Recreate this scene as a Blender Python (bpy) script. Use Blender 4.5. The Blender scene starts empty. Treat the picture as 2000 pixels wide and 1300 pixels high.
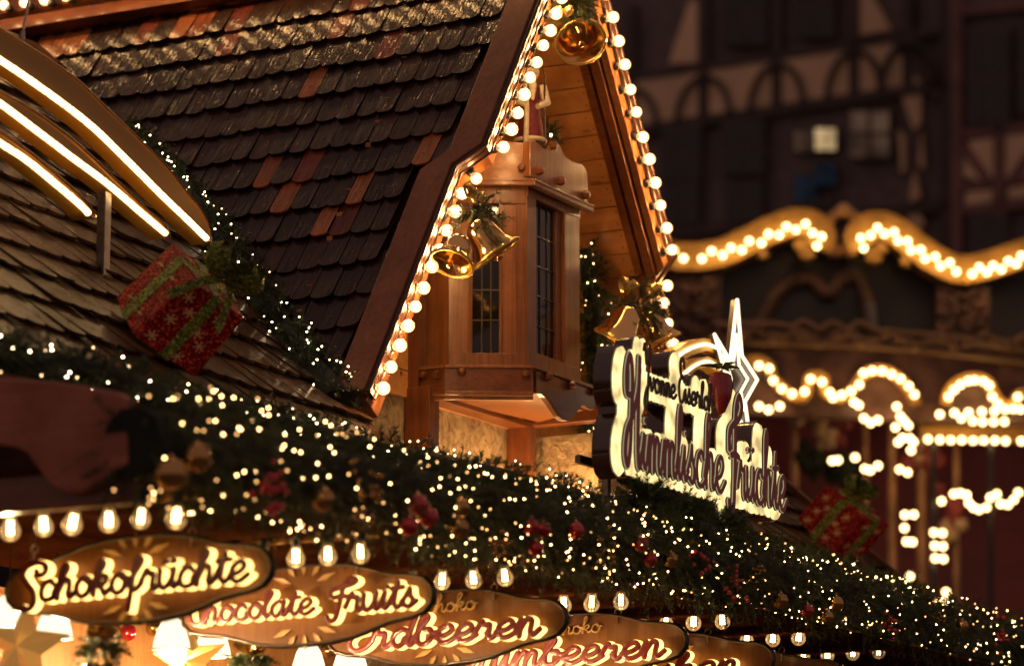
import bpy, math, random
import numpy as np
from mathutils import Vector, Matrix, Quaternion
random.seed(7)
S = bpy.context.scene
COL = S.collection

# ------------------------------------------------------------------ camera, world, exposure
F_PX = 6400.0; CX, CY = 1000.0, 650.0
PITCH = math.radians(11.05)
CAM = Vector((0, 0, 1.7))
cd = bpy.data.cameras.new('camera'); cam = bpy.data.objects.new('camera', cd); COL.objects.link(cam)
cam.location = CAM; cam.rotation_euler = (math.radians(90) + PITCH, 0, 0)
cd.sensor_width = 36.0; cd.lens = F_PX / 2000 * 36.0
cd.clip_start = 0.1; cd.clip_end = 600
cd.dof.use_dof = True; cd.dof.focus_distance = 12.7; cd.dof.aperture_fstop = 1.95
cd.dof.aperture_blades = 0
S.camera = cam

W = bpy.data.worlds.new('World'); S.world = W; W.use_nodes = True
nt = W.node_tree; nt.nodes.clear()
out = nt.nodes.new('ShaderNodeOutputWorld')
sky = nt.nodes.new('ShaderNodeTexSky'); sky.sky_type = 'NISHITA'; sky.sun_disc = False
sky.sun_elevation = math.radians(-6); sky.sun_rotation = math.radians(200)
b1 = nt.nodes.new('ShaderNodeBackground'); b1.inputs[1].default_value = 0.02
nt.links.new(sky.outputs[0], b1.inputs[0])
b2 = nt.nodes.new('ShaderNodeBackground'); b2.inputs[0].default_value = (1.0, 0.6, 0.5, 1); b2.inputs[1].default_value = 0.2
ad = nt.nodes.new('ShaderNodeAddShader')
nt.links.new(b1.outputs[0], ad.inputs[0]); nt.links.new(b2.outputs[0], ad.inputs[1]); nt.links.new(ad.outputs[0], out.inputs[0])

S.view_settings.view_transform = 'Standard'; S.view_settings.look = 'None'
S.view_settings.exposure = 0.15; S.view_settings.gamma = 1.0
S.render.engine = 'CYCLES'
cy = S.cycles
cy.use_denoising = True
try: cy.denoiser = 'OPENIMAGEDENOISE'; cy.denoising_input_passes = 'RGB_ALBEDO_NORMAL'
except Exception: pass
cy.use_light_tree = True
cy.sample_clamp_indirect = 2.5
cy.max_bounces = 6; cy.diffuse_bounces = 3; cy.glossy_bounces = 4; cy.transmission_bounces = 4; cy.transparent_max_bounces = 24
cy.caustics_reflective = False; cy.caustics_refractive = False
cy.use_adaptive_sampling = False

# ------------------------------------------------------------------ places: stall axes and pixel rays
PSI = math.radians(27.85)
N = Vector((math.cos(PSI), -math.sin(PSI), 0))      # outward from the stall's front
U = Vector((math.sin(PSI), math.cos(PSI), 0))       # along the stall's front, away from the viewer
Z = Vector((0, 0, 1))
FW = Vector((0, math.cos(PITCH), math.sin(PITCH))); UP = Vector((0, -math.sin(PITCH), math.cos(PITCH))); RT = Vector((1, 0, 0))
def P(u, n, z): return U * u + N * n + Z * z
def unz(p): return p.dot(U), p.dot(N), p.z
def ray(px, py): return FW + RT * ((px - CX) / F_PX) - UP * ((py - CY) / F_PX)
def on_plane(px, py, pt, nrm):
    d = ray(px, py); return CAM + d * ((pt - CAM).dot(nrm) / d.dot(nrm))
def onN(px, py, n): return on_plane(px, py, N * n, N)
def onU(px, py, u): return on_plane(px, py, U * u, U)
def onY(px, py, y): return on_plane(px, py, Vector((0, y, 0)), Vector((0, 1, 0)))
def onZ(px, py, z): return on_plane(px, py, Z * z, Z)

# ------------------------------------------------------------------ mesh builder and object helpers
class MB:
    def __init__(s): s.v = []; s.f = []; s.m = []; s.t = []; s.uv = []
    def add(s, vs, fs, m=0, t=0.5, uv=None):
        o = len(s.v); s.v += [tuple(v) for v in vs]
        for i, f in enumerate(fs):
            s.f.append(tuple(o + k for k in f)); s.m.append(m); s.t.append(t)
            s.uv.append(None if uv is None else [uv[k] for k in f])
    def box(s, c, ax, ay, az, m=0, t=0.5):
        c = Vector(c); vs = []
        for i in (-1, 1):
            for j in (-1, 1):
                for k in (-1, 1): vs.append(c + ax * i + ay * j + az * k)
        s.add(vs, [(0, 1, 3, 2), (4, 6, 7, 5), (0, 4, 5, 1), (2, 3, 7, 6), (0, 2, 6, 4), (1, 5, 7, 3)], m, t)
    def bar(s, a, b, wa, wb, m=0, t=0.5):          # a beam from a to b, half widths wa and wb (vectors)
        a = Vector(a); b = Vector(b); s.box((a + b) / 2, (b - a) / 2, wa, wb, m, t)
    def prism(s, poly, ex, m=0, t=0.5, bev=0.0):
        n = len(poly); poly = [Vector(p) for p in poly]
        vs = poly + [p + ex for p in poly]
        fs = [tuple(range(n)), tuple(range(2 * n - 1, n - 1, -1))] + [(i, n + i, n + (i + 1) % n, (i + 1) % n) for i in range(n)]
        s.add(vs, fs, m, t)
    def tube(s, pts, r, seg=8, m=0, t=0.5, cap=True):
        pts = [Vector(p) for p in pts]; n = len(pts); vs = []; ref = None
        for i, p in enumerate(pts):
            tg = (pts[min(i + 1, n - 1)] - pts[max(i - 1, 0)]).normalized()
            if ref is None: ref = tg.orthogonal().normalized()
            ref = (ref - tg * ref.dot(tg)).normalized(); bi = tg.cross(ref)
            rr = r[i] if isinstance(r, (list, tuple)) else r
            for k in range(seg):
                a = 2 * math.pi * k / seg; vs.append(p + (ref * math.cos(a) + bi * math.sin(a)) * rr)
        fs = [(i * seg + k, i * seg + (k + 1) % seg, (i + 1) * seg + (k + 1) % seg, (i + 1) * seg + k) for i in range(n - 1) for k in range(seg)]
        if cap: fs += [tuple(range(seg - 1, -1, -1)), tuple((n - 1) * seg + k for k in range(seg))]
        s.add(vs, fs, m, t)
    def lathe(s, prof, o, ax, seg=24, m=0, t=0.5):
        o = Vector(o); ax = Vector(ax).normalized(); a = ax.orthogonal().normalized(); b = ax.cross(a); vs = []; n = len(prof)
        for r, h in prof:
            for k in range(seg):
                q = 2 * math.pi * k / seg; vs.append(o + ax * h + (a * math.cos(q) + b * math.sin(q)) * r)
        s.add(vs, [(i * seg + k, i * seg + (k + 1) % seg, (i + 1) * seg + (k + 1) % seg, (i + 1) * seg + k) for i in range(n - 1) for k in range(seg)], m, t)
    def ball(s, c, r, seg=12, rings=8, m=0, t=0.5):
        s.lathe([(max(1e-4, r * math.sin(math.pi * i / rings)), -r * math.cos(math.pi * i / rings)) for i in range(rings + 1)], c, Z, seg, m, t)
    def mesh(s, name, mats, off=Vector(), smooth=False):
        me = bpy.data.meshes.new(name)
        if s.v:
            va = np.array(s.v, dtype=np.float64) - np.array(off)
            me.from_pydata([tuple(x) for x in va], [], s.f)
            for m in mats: me.materials.append(m)
            me.polygons.foreach_set('material_index', s.m)
            if smooth: me.polygons.foreach_set('use_smooth', [True] * len(s.f))
            at = me.attributes.new('tint', 'FLOAT', 'FACE'); at.data.foreach_set('value', s.t)
            if any(q is not None for q in s.uv):
                ul = me.uv_layers.new(name='uv'); flat = []
                for f, q in zip(s.f, s.uv):
                    for k in range(len(f)): flat += list(q[k]) if q else [0, 0]
                ul.data.foreach_set('uv', flat)
        me.update(); return me
ORG = {}
def tag(o, label=None, cat=None, group=None, kind=None):
    if label: o['label'] = label
    if cat: o['category'] = cat
    if group: o['group'] = group
    if kind: o['kind'] = kind
    return o
def thing(name, label, cat, loc, group=None, kind=None):
    o = bpy.data.objects.new(name, None); COL.objects.link(o); o.location = loc; o.empty_display_size = .1
    ORG[o.name] = Vector(loc); return tag(o, label, cat, group, kind)
def part(mb, name, mats, parent=None, smooth=False, bevel=0, sub=None, loc=None, label=None):
    if not isinstance(mats, (list, tuple)): mats = [mats]
    off = ORG[parent.name] if parent is not None else Vector(loc or (0, 0, 0))
    o = bpy.data.objects.new(name, mb.mesh(name, mats, off, smooth)); COL.objects.link(o)
    if parent is not None: o.parent = parent
    else: o.location = off
    ORG[o.name] = off
    if bevel:
        md = o.modifiers.new('edge', 'BEVEL'); md.width = bevel; md.segments = 2; md.limit_method = 'ANGLE'; md.angle_limit = math.radians(40)
    if smooth:
        try: o.data.set_sharp_from_angle(angle=math.radians(48))
        except Exception: pass
    if label: o['label'] = label
    return o
def inst(me, name, parent, pos, rot=None, sc=1.0):     # a part that shares mesh data, at a world position
    o = bpy.data.objects.new(name, me); COL.objects.link(o); o.parent = parent
    o.location = Vector(pos) - ORG[parent.name]
    if rot is not None: o.rotation_mode = 'QUATERNION'; o.rotation_quaternion = rot
    o.scale = (sc, sc, sc); ORG[o.name] = Vector(pos); return o
def sub(me, name, parent, pos=(0, 0, 0)):              # a sub-part in its part's own frame
    o = bpy.data.objects.new(name, me); COL.objects.link(o); o.parent = parent; o.location = pos; return o

# ------------------------------------------------------------------ materials
def mat(name):
    m = bpy.data.materials.new(name); m.use_nodes = True; nt = m.node_tree; nt.nodes.clear()
    o = nt.nodes.new('ShaderNodeOutputMaterial'); return m, nt, o
def nd(nt, t, **kw):
    n = nt.nodes.new(t)
    for k, v in kw.items():
        if k in ('ins',):
            for kk, vv in v.items(): n.inputs[kk].default_value = vv
        else: setattr(n, k, v)
    return n
def prin(nt, o, col, rough, metal=0, coat=0, spec=.5, coatr=.1):
    b = nd(nt, 'ShaderNodeBsdfPrincipled'); b.inputs['Base Color'].default_value = (*col, 1)
    b.inputs['Roughness'].default_value = rough; b.inputs['Metallic'].default_value = metal
    b.inputs['Coat Weight'].default_value = coat; b.inputs['Coat Roughness'].default_value = coatr
    b.inputs['Specular IOR Level'].default_value = spec
    nt.links.new(b.outputs[0], o.inputs[0]); return b
def ramp(nt, fac, stops):
    r = nd(nt, 'ShaderNodeValToRGB'); e = r.color_ramp.elements
    while len(e) < len(stops): e.new(.5)
    for q, (p, c) in zip(e, stops): q.position = p; q.color = (*c, 1)
    nt.links.new(fac, r.inputs[0]); return r
def bump(nt, b, h, st=.3, dist=.01):
    n = nd(nt, 'ShaderNodeBump'); n.inputs['Strength'].default_value = st; n.inputs['Distance'].default_value = dist
    nt.links.new(h, n.inputs['Height']); nt.links.new(n.outputs[0], b.inputs['Normal']); return n
def stallvec(nt, scale):
    tc = nd(nt, 'ShaderNodeNewGeometry')
    m1 = nd(nt, 'ShaderNodeMapping'); m1.inputs['Rotation'].default_value = (0, 0, PSI)
    m2 = nd(nt, 'ShaderNodeMapping'); m2.inputs['Scale'].default_value = scale
    nt.links.new(tc.outputs['Position'], m1.inputs[0]); nt.links.new(m1.outputs[0], m2.inputs[0]); return m2.outputs[0]
def wood(name, c1, c2, axis='N', rough=.32, coat=.5, knots=False, bst=.15, fine=60, spec=.22):
    m, nt, o = mat(name); b = prin(nt, o, c1, rough, coat=coat, coatr=.12, spec=spec)
    sc = {'N': (2.2, fine, fine), 'U': (fine, 2.2, fine), 'Z': (fine, fine, 2.2)}[axis]
    v = stallvec(nt, sc); nz = nd(nt, 'ShaderNodeTexNoise'); nz.inputs['Scale'].default_value = 1; nz.inputs['Detail'].default_value = 5; nz.inputs['Distortion'].default_value = .6
    nt.links.new(v, nz.inputs['Vector'])
    at = nd(nt, 'ShaderNodeAttribute', attribute_name='tint')
    mx = nd(nt, 'ShaderNodeMath', operation='MULTIPLY_ADD'); mx.inputs[1].default_value = .7; nt.links.new(at.outputs['Fac'], mx.inputs[0])
    mm = nd(nt, 'ShaderNodeMath', operation='MULTIPLY_ADD'); mm.inputs[1].default_value = 1.1; mm.inputs[2].default_value = -.4; nt.links.new(nz.outputs[0], mm.inputs[0]); nt.links.new(mm.outputs[0], mx.inputs[2])
    r = ramp(nt, mx.outputs[0], [(.15, c2), (.85, c1)]); col = r.outputs[0]
    if knots:
        kv = stallvec(nt, {'N': (5, 11, 11), 'U': (11, 5, 11), 'Z': (11, 11, 5)}[axis]); vo = nd(nt, 'ShaderNodeTexVoronoi'); vo.inputs['Scale'].default_value = 1.0; nt.links.new(kv, vo.inputs['Vector'])
        kr = ramp(nt, vo.outputs['Distance'], [(.05, (0, 0, 0)), (.17, (1, 1, 1))])
        mi = nd(nt, 'ShaderNodeMix', data_type='RGBA'); nt.links.new(kr.outputs[0], mi.inputs[0]); mi.inputs[6].default_value = (c2[0] * .25, c2[1] * .2, c2[2] * .2, 1); nt.links.new(col, mi.inputs[7]); col = mi.outputs[2]
    wv = stallvec(nt, (4, 4, 4)); wn = nd(nt, 'ShaderNodeTexNoise'); wn.inputs['Scale'].default_value = 1; wn.inputs['Detail'].default_value = 6; wn.inputs['Roughness'].default_value = .7; nt.links.new(wv, wn.inputs['Vector'])
    wr = ramp(nt, wn.outputs[0], [(.32, (.55, .5, .46)), (.62, (1.1, 1.08, 1.05))]); wm = nd(nt, 'ShaderNodeMix', data_type='RGBA', blend_type='MULTIPLY'); wm.inputs[0].default_value = .75; nt.links.new(col, wm.inputs[6]); nt.links.new(wr.outputs[0], wm.inputs[7]); col = wm.outputs[2]
    rr = nd(nt, 'ShaderNodeMapRange'); rr.inputs[3].default_value = .06; rr.inputs[4].default_value = .3; nt.links.new(wn.outputs[0], rr.inputs[0]); nt.links.new(rr.outputs[0], b.inputs['Coat Roughness'])
    nt.links.new(col, b.inputs['Base Color']); bump(nt, b, nz.outputs[0], bst, .004); return m
def plain(name, col, rough=.5, metal=0, coat=0, spec=.5, noise=0, nscale=30):
    m, nt, o = mat(name); b = prin(nt, o, col, rough, metal, coat, spec)
    if noise:
        tc = nd(nt, 'ShaderNodeNewGeometry'); nz = nd(nt, 'ShaderNodeTexNoise'); nz.inputs['Scale'].default_value = nscale; nz.inputs['Detail'].default_value = 4
        nt.links.new(tc.outputs['Position'], nz.inputs['Vector'])
        r = ramp(nt, nz.outputs[0], [(.3, tuple(c * (1 - noise) for c in col)), (.7, tuple(min(1, c * (1 + noise)) for c in col))]); nt.links.new(r.outputs[0], b.inputs['Base Color'])
        rr = nd(nt, 'ShaderNodeMapRange'); rr.inputs[3].default_value = rough * .75; rr.inputs[4].default_value = min(1, rough * 1.3); nt.links.new(nz.outputs[0], rr.inputs[0]); nt.links.new(rr.outputs[0], b.inputs['Roughness'])
    return m
def emit(name, col, st, vary=0):
    m, nt, o = mat(name); e = nd(nt, 'ShaderNodeEmission'); e.inputs[0].default_value = (*col, 1); e.inputs[1].default_value = st
    if vary:
        tc = nd(nt, 'ShaderNodeNewGeometry'); nz = nd(nt, 'ShaderNodeTexNoise'); nz.inputs['Scale'].default_value = vary; nz.inputs['Detail'].default_value = 1
        nt.links.new(tc.outputs['Position'], nz.inputs['Vector']); mr = nd(nt, 'ShaderNodeMapRange'); mr.inputs[1].default_value = .3; mr.inputs[2].default_value = .7; mr.inputs[3].default_value = st * .45; mr.inputs[4].default_value = st * 1.5
        nt.links.new(nz.outputs[0], mr.inputs[0]); nt.links.new(mr.outputs[0], e.inputs[1])
    nt.links.new(e.outputs[0], o.inputs[0]); return m
def shell(name, glow, gcol=(1, .75, .4)):       # bulb glass: clear, glossy at the rim, a little glow of its own
    m, nt, o = mat(name); tr = nd(nt, 'ShaderNodeBsdfTransparent'); tr.inputs[0].default_value = (.97, .95, .9, 1)
    gl = nd(nt, 'ShaderNodeBsdfGlossy'); gl.inputs['Roughness'].default_value = .03; gl.inputs[0].default_value = (1, .95, .85, 1)
    lw = nd(nt, 'ShaderNodeLayerWeight'); lw.inputs[0].default_value = .35
    mx = nd(nt, 'ShaderNodeMixShader'); nt.links.new(lw.outputs['Fresnel'], mx.inputs[0]); nt.links.new(tr.outputs[0], mx.inputs[1]); nt.links.new(gl.outputs[0], mx.inputs[2])
    em = nd(nt, 'ShaderNodeEmission'); em.inputs[0].default_value = (*gcol, 1); em.inputs[1].default_value = glow
    ad = nd(nt, 'ShaderNodeAddShader'); nt.links.new(mx.outputs[0], ad.inputs[0]); nt.links.new(em.outputs[0], ad.inputs[1]); nt.links.new(ad.outputs[0], o.inputs[0])
    m.cycles.emission_sampling = 'NONE'; return m
def shingle_mat(name, dark, light, extra=None, rough=.36):
    m, nt, o = mat(name); b = prin(nt, o, dark, rough + .1, coat=.4, coatr=.06, spec=.05)
    uv = nd(nt, 'ShaderNodeUVMap', uv_map='uv'); mp = nd(nt, 'ShaderNodeMapping'); mp.inputs['Scale'].default_value = (48, 6, 1); nt.links.new(uv.outputs[0], mp.inputs[0])
    nz = nd(nt, 'ShaderNodeTexNoise'); nz.inputs['Scale'].default_value = 1; nz.inputs['Detail'].default_value = 3; nz.inputs['Roughness'].default_value = .6; nt.links.new(mp.outputs[0], nz.inputs['Vector'])
    n2 = nd(nt, 'ShaderNodeTexNoise'); n2.inputs['Scale'].default_value = 22; n2.inputs['Detail'].default_value = 3; nt.links.new(uv.outputs[0], n2.inputs['Vector'])
    at = nd(nt, 'ShaderNodeAttribute', attribute_name='tint')
    base = ramp(nt, at.outputs['Fac'], extra or [(0, dark), (1, light)]); base.color_ramp.interpolation = 'LINEAR'
    mul = nd(nt, 'ShaderNodeMix', data_type='RGBA', blend_type='MULTIPLY'); mul.inputs[0].default_value = .8
    g = ramp(nt, nz.outputs[0], [(.3, (.45, .42, .4)), (.7, (1.25, 1.2, 1.15))]); nt.links.new(base.outputs[0], mul.inputs[6]); nt.links.new(g.outputs[0], mul.inputs[7])
    nt.links.new(mul.outputs[2], b.inputs['Base Color'])
    mr = nd(nt, 'ShaderNodeMapRange'); mr.inputs[3].default_value = rough * .7; mr.inputs[4].default_value = rough * 1.5; nt.links.new(n2.outputs[0], mr.inputs[0]); nt.links.new(mr.outputs[0], b.inputs['Roughness'])
    sm = nd(nt, 'ShaderNodeMath', operation='MULTIPLY_ADD'); sm.inputs[1].default_value = .22; nt.links.new(n2.outputs[0], sm.inputs[0]); nt.links.new(nz.outputs[0], sm.inputs[2])
    bump(nt, b, sm.outputs[0], .8, .008); bp = nd(nt, 'ShaderNodeBump'); bp.inputs['Strength'].default_value = .9; bp.inputs['Distance'].default_value = .005; nt.links.new(sm.outputs[0], bp.inputs['Height']); nt.links.new(bp.outputs[0], b.inputs['Coat Normal']); return m
def stone_mat():
    m, nt, o = mat('stone'); b = prin(nt, o, (.4, .3, .19), .8)
    v = stallvec(nt, (1, 1, 1)); mu = nd(nt, 'ShaderNodeTexNoise'); mu.inputs['Scale'].default_value = 24; mu.inputs['Detail'].default_value = 8; mu.inputs['Roughness'].default_value = .68; mu.inputs['Distortion'].default_value = .6; nt.links.new(v, mu.inputs['Vector'])
    br = nd(nt, 'ShaderNodeTexNoise'); br.inputs['Scale'].default_value = 5; br.inputs['Detail'].default_value = 3; nt.links.new(v, br.inputs['Vector'])
    r = ramp(nt, mu.outputs[0], [(.34, (.16, .105, .06)), (.5, (.36, .26, .15)), (.68, (.52, .41, .26))]); mi = nd(nt, 'ShaderNodeMix', data_type='RGBA', blend_type='MULTIPLY'); mi.inputs[0].default_value = .7
    r2 = ramp(nt, br.outputs[0], [(.35, (.55, .5, .45)), (.65, (1, 1, 1))]); nt.links.new(r.outputs[0], mi.inputs[6]); nt.links.new(r2.outputs[0], mi.inputs[7]); nt.links.new(mi.outputs[2], b.inputs['Base Color'])
    bump(nt, b, mu.outputs[0], 1.0, .035); return m
def glitter(name, col, col2, sc=190):
    m, nt, o = mat(name); b = prin(nt, o, col, .5, spec=.1)
    tc = nd(nt, 'ShaderNodeTexCoord'); vo = nd(nt, 'ShaderNodeTexVoronoi'); vo.inputs['Scale'].default_value = sc; nt.links.new(tc.outputs['Object'], vo.inputs['Vector'])
    sp = nd(nt, 'ShaderNodeSeparateColor'); nt.links.new(vo.outputs['Color'], sp.inputs[0])
    r = ramp(nt, sp.outputs[0], [(0, tuple(c * .4 for c in col)), (.6, col), (.78, tuple(min(1, c * 1.6) for c in col)), (.95, col2)]); nt.links.new(r.outputs[0], b.inputs['Base Color'])
    ge = nd(nt, 'ShaderNodeNewGeometry'); vm = nd(nt, 'ShaderNodeVectorMath', operation='SUBTRACT'); vm.inputs[1].default_value = (.5, .5, .5); nt.links.new(vo.outputs['Color'], vm.inputs[0])
    sc_ = nd(nt, 'ShaderNodeVectorMath', operation='SCALE'); sc_.inputs['Scale'].default_value = 1.1; nt.links.new(vm.outputs[0], sc_.inputs[0])
    av = nd(nt, 'ShaderNodeVectorMath', operation='ADD'); nt.links.new(ge.outputs['Normal'], av.inputs[0]); nt.links.new(sc_.outputs[0], av.inputs[1])
    no = nd(nt, 'ShaderNodeVectorMath', operation='NORMALIZE'); nt.links.new(av.outputs[0], no.inputs[0]); nt.links.new(no.outputs[0], b.inputs['Normal']); return m
def needle_mat(name, c1, c2):
    m, nt, o = mat(name); b = prin(nt, o, c1, .5, spec=.4); at = nd(nt, 'ShaderNodeAttribute', attribute_name='tint')
    r = ramp(nt, at.outputs['Fac'], [(0, c1), (1, c2)]); nt.links.new(r.outputs[0], b.inputs['Base Color']); return m
def brushed(name, col, rough=.3, met=1.0):
    m, nt, o = mat(name); b = prin(nt, o, col, rough, metal=met); v = stallvec(nt, (260, 260, 5)); nz = nd(nt, 'ShaderNodeTexNoise'); nz.inputs['Scale'].default_value = 1; nz.inputs['Detail'].default_value = 3; nt.links.new(v, nz.inputs['Vector'])
    mr = nd(nt, 'ShaderNodeMapRange'); mr.inputs[3].default_value = rough * .7; mr.inputs[4].default_value = rough * 1.5; nt.links.new(nz.outputs[0], mr.inputs[0]); nt.links.new(mr.outputs[0], b.inputs['Roughness']); bump(nt, b, nz.outputs[0], .12, .002); return m

M = {}
RED1, RED2 = (.23, .078, .028), (.11, .034, .013)
M['cedarN'] = wood('cedar_n', RED1, RED2, 'N'); M['cedarU'] = wood('cedar_u', RED1, RED2, 'U'); M['cedarZ'] = wood('cedar_z', RED1, RED2, 'Z')
M['bayN'] = wood('bay_n', (.36, .145, .052), (.15, .05, .018), 'N', bst=.3); M['bayZ'] = wood('bay_z', (.36, .145, .052), (.15, .05, .018), 'Z', bst=.3)
M['darkN'] = wood('dark_n', (.11, .042, .025), (.06, .022, .014), 'N', rough=.4); M['darkU'] = wood('dark_u', (.13, .05, .03), (.07, .027, .018), 'U', rough=.4)
M['rake'] = wood('rake_wood', (.38, .15, .07), (.22, .085, .042), 'Z', rough=.5, coat=.15)
M['pine'] = wood('pine_plank', (.72, .36, .125), (.5, .21, .065), 'N', rough=.3, coat=.55, knots=True, fine=34)
M['board'] = wood('sign_board', (.21, .085, .02), (.115, .042, .01), 'Z', rough=.6, coat=.3, fine=45)
M['inner'] = wood('inner_pine', (.55, .3, .12), (.42, .2, .08), 'Z', rough=.4)
M['gloss'] = plain('gloss_brown', (.05, .018, .01), .34, coat=.15)
M['black'] = plain('black_plastic', (.012, .011, .011), .35)
M['steel'] = plain('steel', (.32, .28, .24), .35, metal=1, noise=.2)
M['gold'] = plain('polished_gold', (.95, .62, .26), .14, metal=1)
M['goldb'] = brushed('brushed_gold', (.8, .44, .07), .34, .3)
M['goldface'] = plain('gold_face', (.3, .17, .06), .38, metal=.8)
M['ribbon'] = plain('gold_ribbon', (.8, .55, .16), .25, metal=.8)
M['shg'] = shingle_mat('gable_shingle', (.05, .026, .018), (.1, .05, .03), [(0, (.026, .011, .008)), (.45, (.045, .019, .012)), (.6, (.065, .028, .018)), (.66, (.14, .034, .022)), (.8, (.24, .052, .034)), (.88, (.36, .11, .038)), (1, (.5, .18, .06))])
M['shm'] = shingle_mat('main_shingle', (.12, .07, .04), (.2, .13, .075), [(0, (.055, .027, .012)), (.6, (.1, .05, .022)), (.8, (.13, .066, .028)), (1, (.12, .042, .02))], rough=.36)
M['stone'] = stone_mat()
M['glass'] = plain('dark_glass', (.006, .006, .007), .05, coat=.5)
M['lead'] = plain('lead_came', (.12, .1, .08), .5, metal=.6)
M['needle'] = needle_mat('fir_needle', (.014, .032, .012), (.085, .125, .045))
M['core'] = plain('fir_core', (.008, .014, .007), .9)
M['rimdark'] = plain('sign_rim', (.03, .018, .012), .3, coat=.5)
M['txt'] = plain('letter_red_big', (.34, .03, .036), .3, coat=.4); M['txtb'] = plain('letter_red', (.26, .02, .025), .3, coat=.4)
M['txt2'] = plain('letter_maroon', (.17, .014, .02), .3, coat=.4)
M['txtdark'] = plain('letter_edge', (.03, .016, .01), .35)
M['txtcreamglow'] = emit('letter_cream_glow', (1, .85, .5), .33)  # cream outline colour with added emission, brightens the letter edges
M['inlay'] = plain('inlay_cream', (.6, .4, .17), .4)
M['case'] = plain('sign_case', (.045, .02, .013), .14, coat=1)
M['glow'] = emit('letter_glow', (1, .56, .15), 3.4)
M['glowbig'] = emit('case_glow', (1, .74, .31), 1.25, 14)
M['led'] = emit('led_strip', (1, .64, .27), 4.8, 60); M['led2'] = emit('star_strip', (1, .82, .5), 2.2)
M['fil'] = emit('filament', (1, .55, .21), 215); M['fil3'] = emit('filament_eave', (1, .55, .21), 70)
M['fil2'] = emit('filament_clear', (1, .56, .2), 24)
M['fairy'] = emit('fairy_warm', (1, .56, .21), 24); M['fairyd'] = emit('fairy_dim', (1, .5, .16), 6); M['fairywd'] = emit('fairy_white_dim', (1, .62, .3), 6); M['fairybigd'] = emit('fairy_amber_dim', (1, .5, .16), 6)
M['fairyw'] = emit('fairy_white', (1, .72, .42), 17)
M['fairybig'] = emit('fairy_amber', (1, .62, .25), 22)
M['shell'] = shell('bulb_glass', .6, (1, .62, .28)); M['shell2'] = shell('bulb_clear', .1, (1, .6, .25))
M['carb'] = emit('carousel_lamp', (1, .62, .25), 10)
M['shade'] = emit('lamp_shade_lit', (1, .84, .55), 1.5)
M['redg'] = glitter('red_glitter', (.24, .006, .01), (.9, .15, .06)); M['greeng'] = glitter('green_glitter', (.16, .2, .03), (.5, .55, .15))
M['bow'] = glitter('bow_mesh', (.15, .2, .04), (.5, .55, .16)); M['flake'] = plain('snowflake', (.75, .5, .22), .5)
M['ballr'] = plain('bauble_red', (.5, .02, .03), .12, metal=.5, coat=1); M['ballg'] = plain('bauble_gold', (.5, .3, .11), .2, metal=.9); M['berry'] = plain('berry_red', (.6, .025, .05), .2, coat=1)

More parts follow.
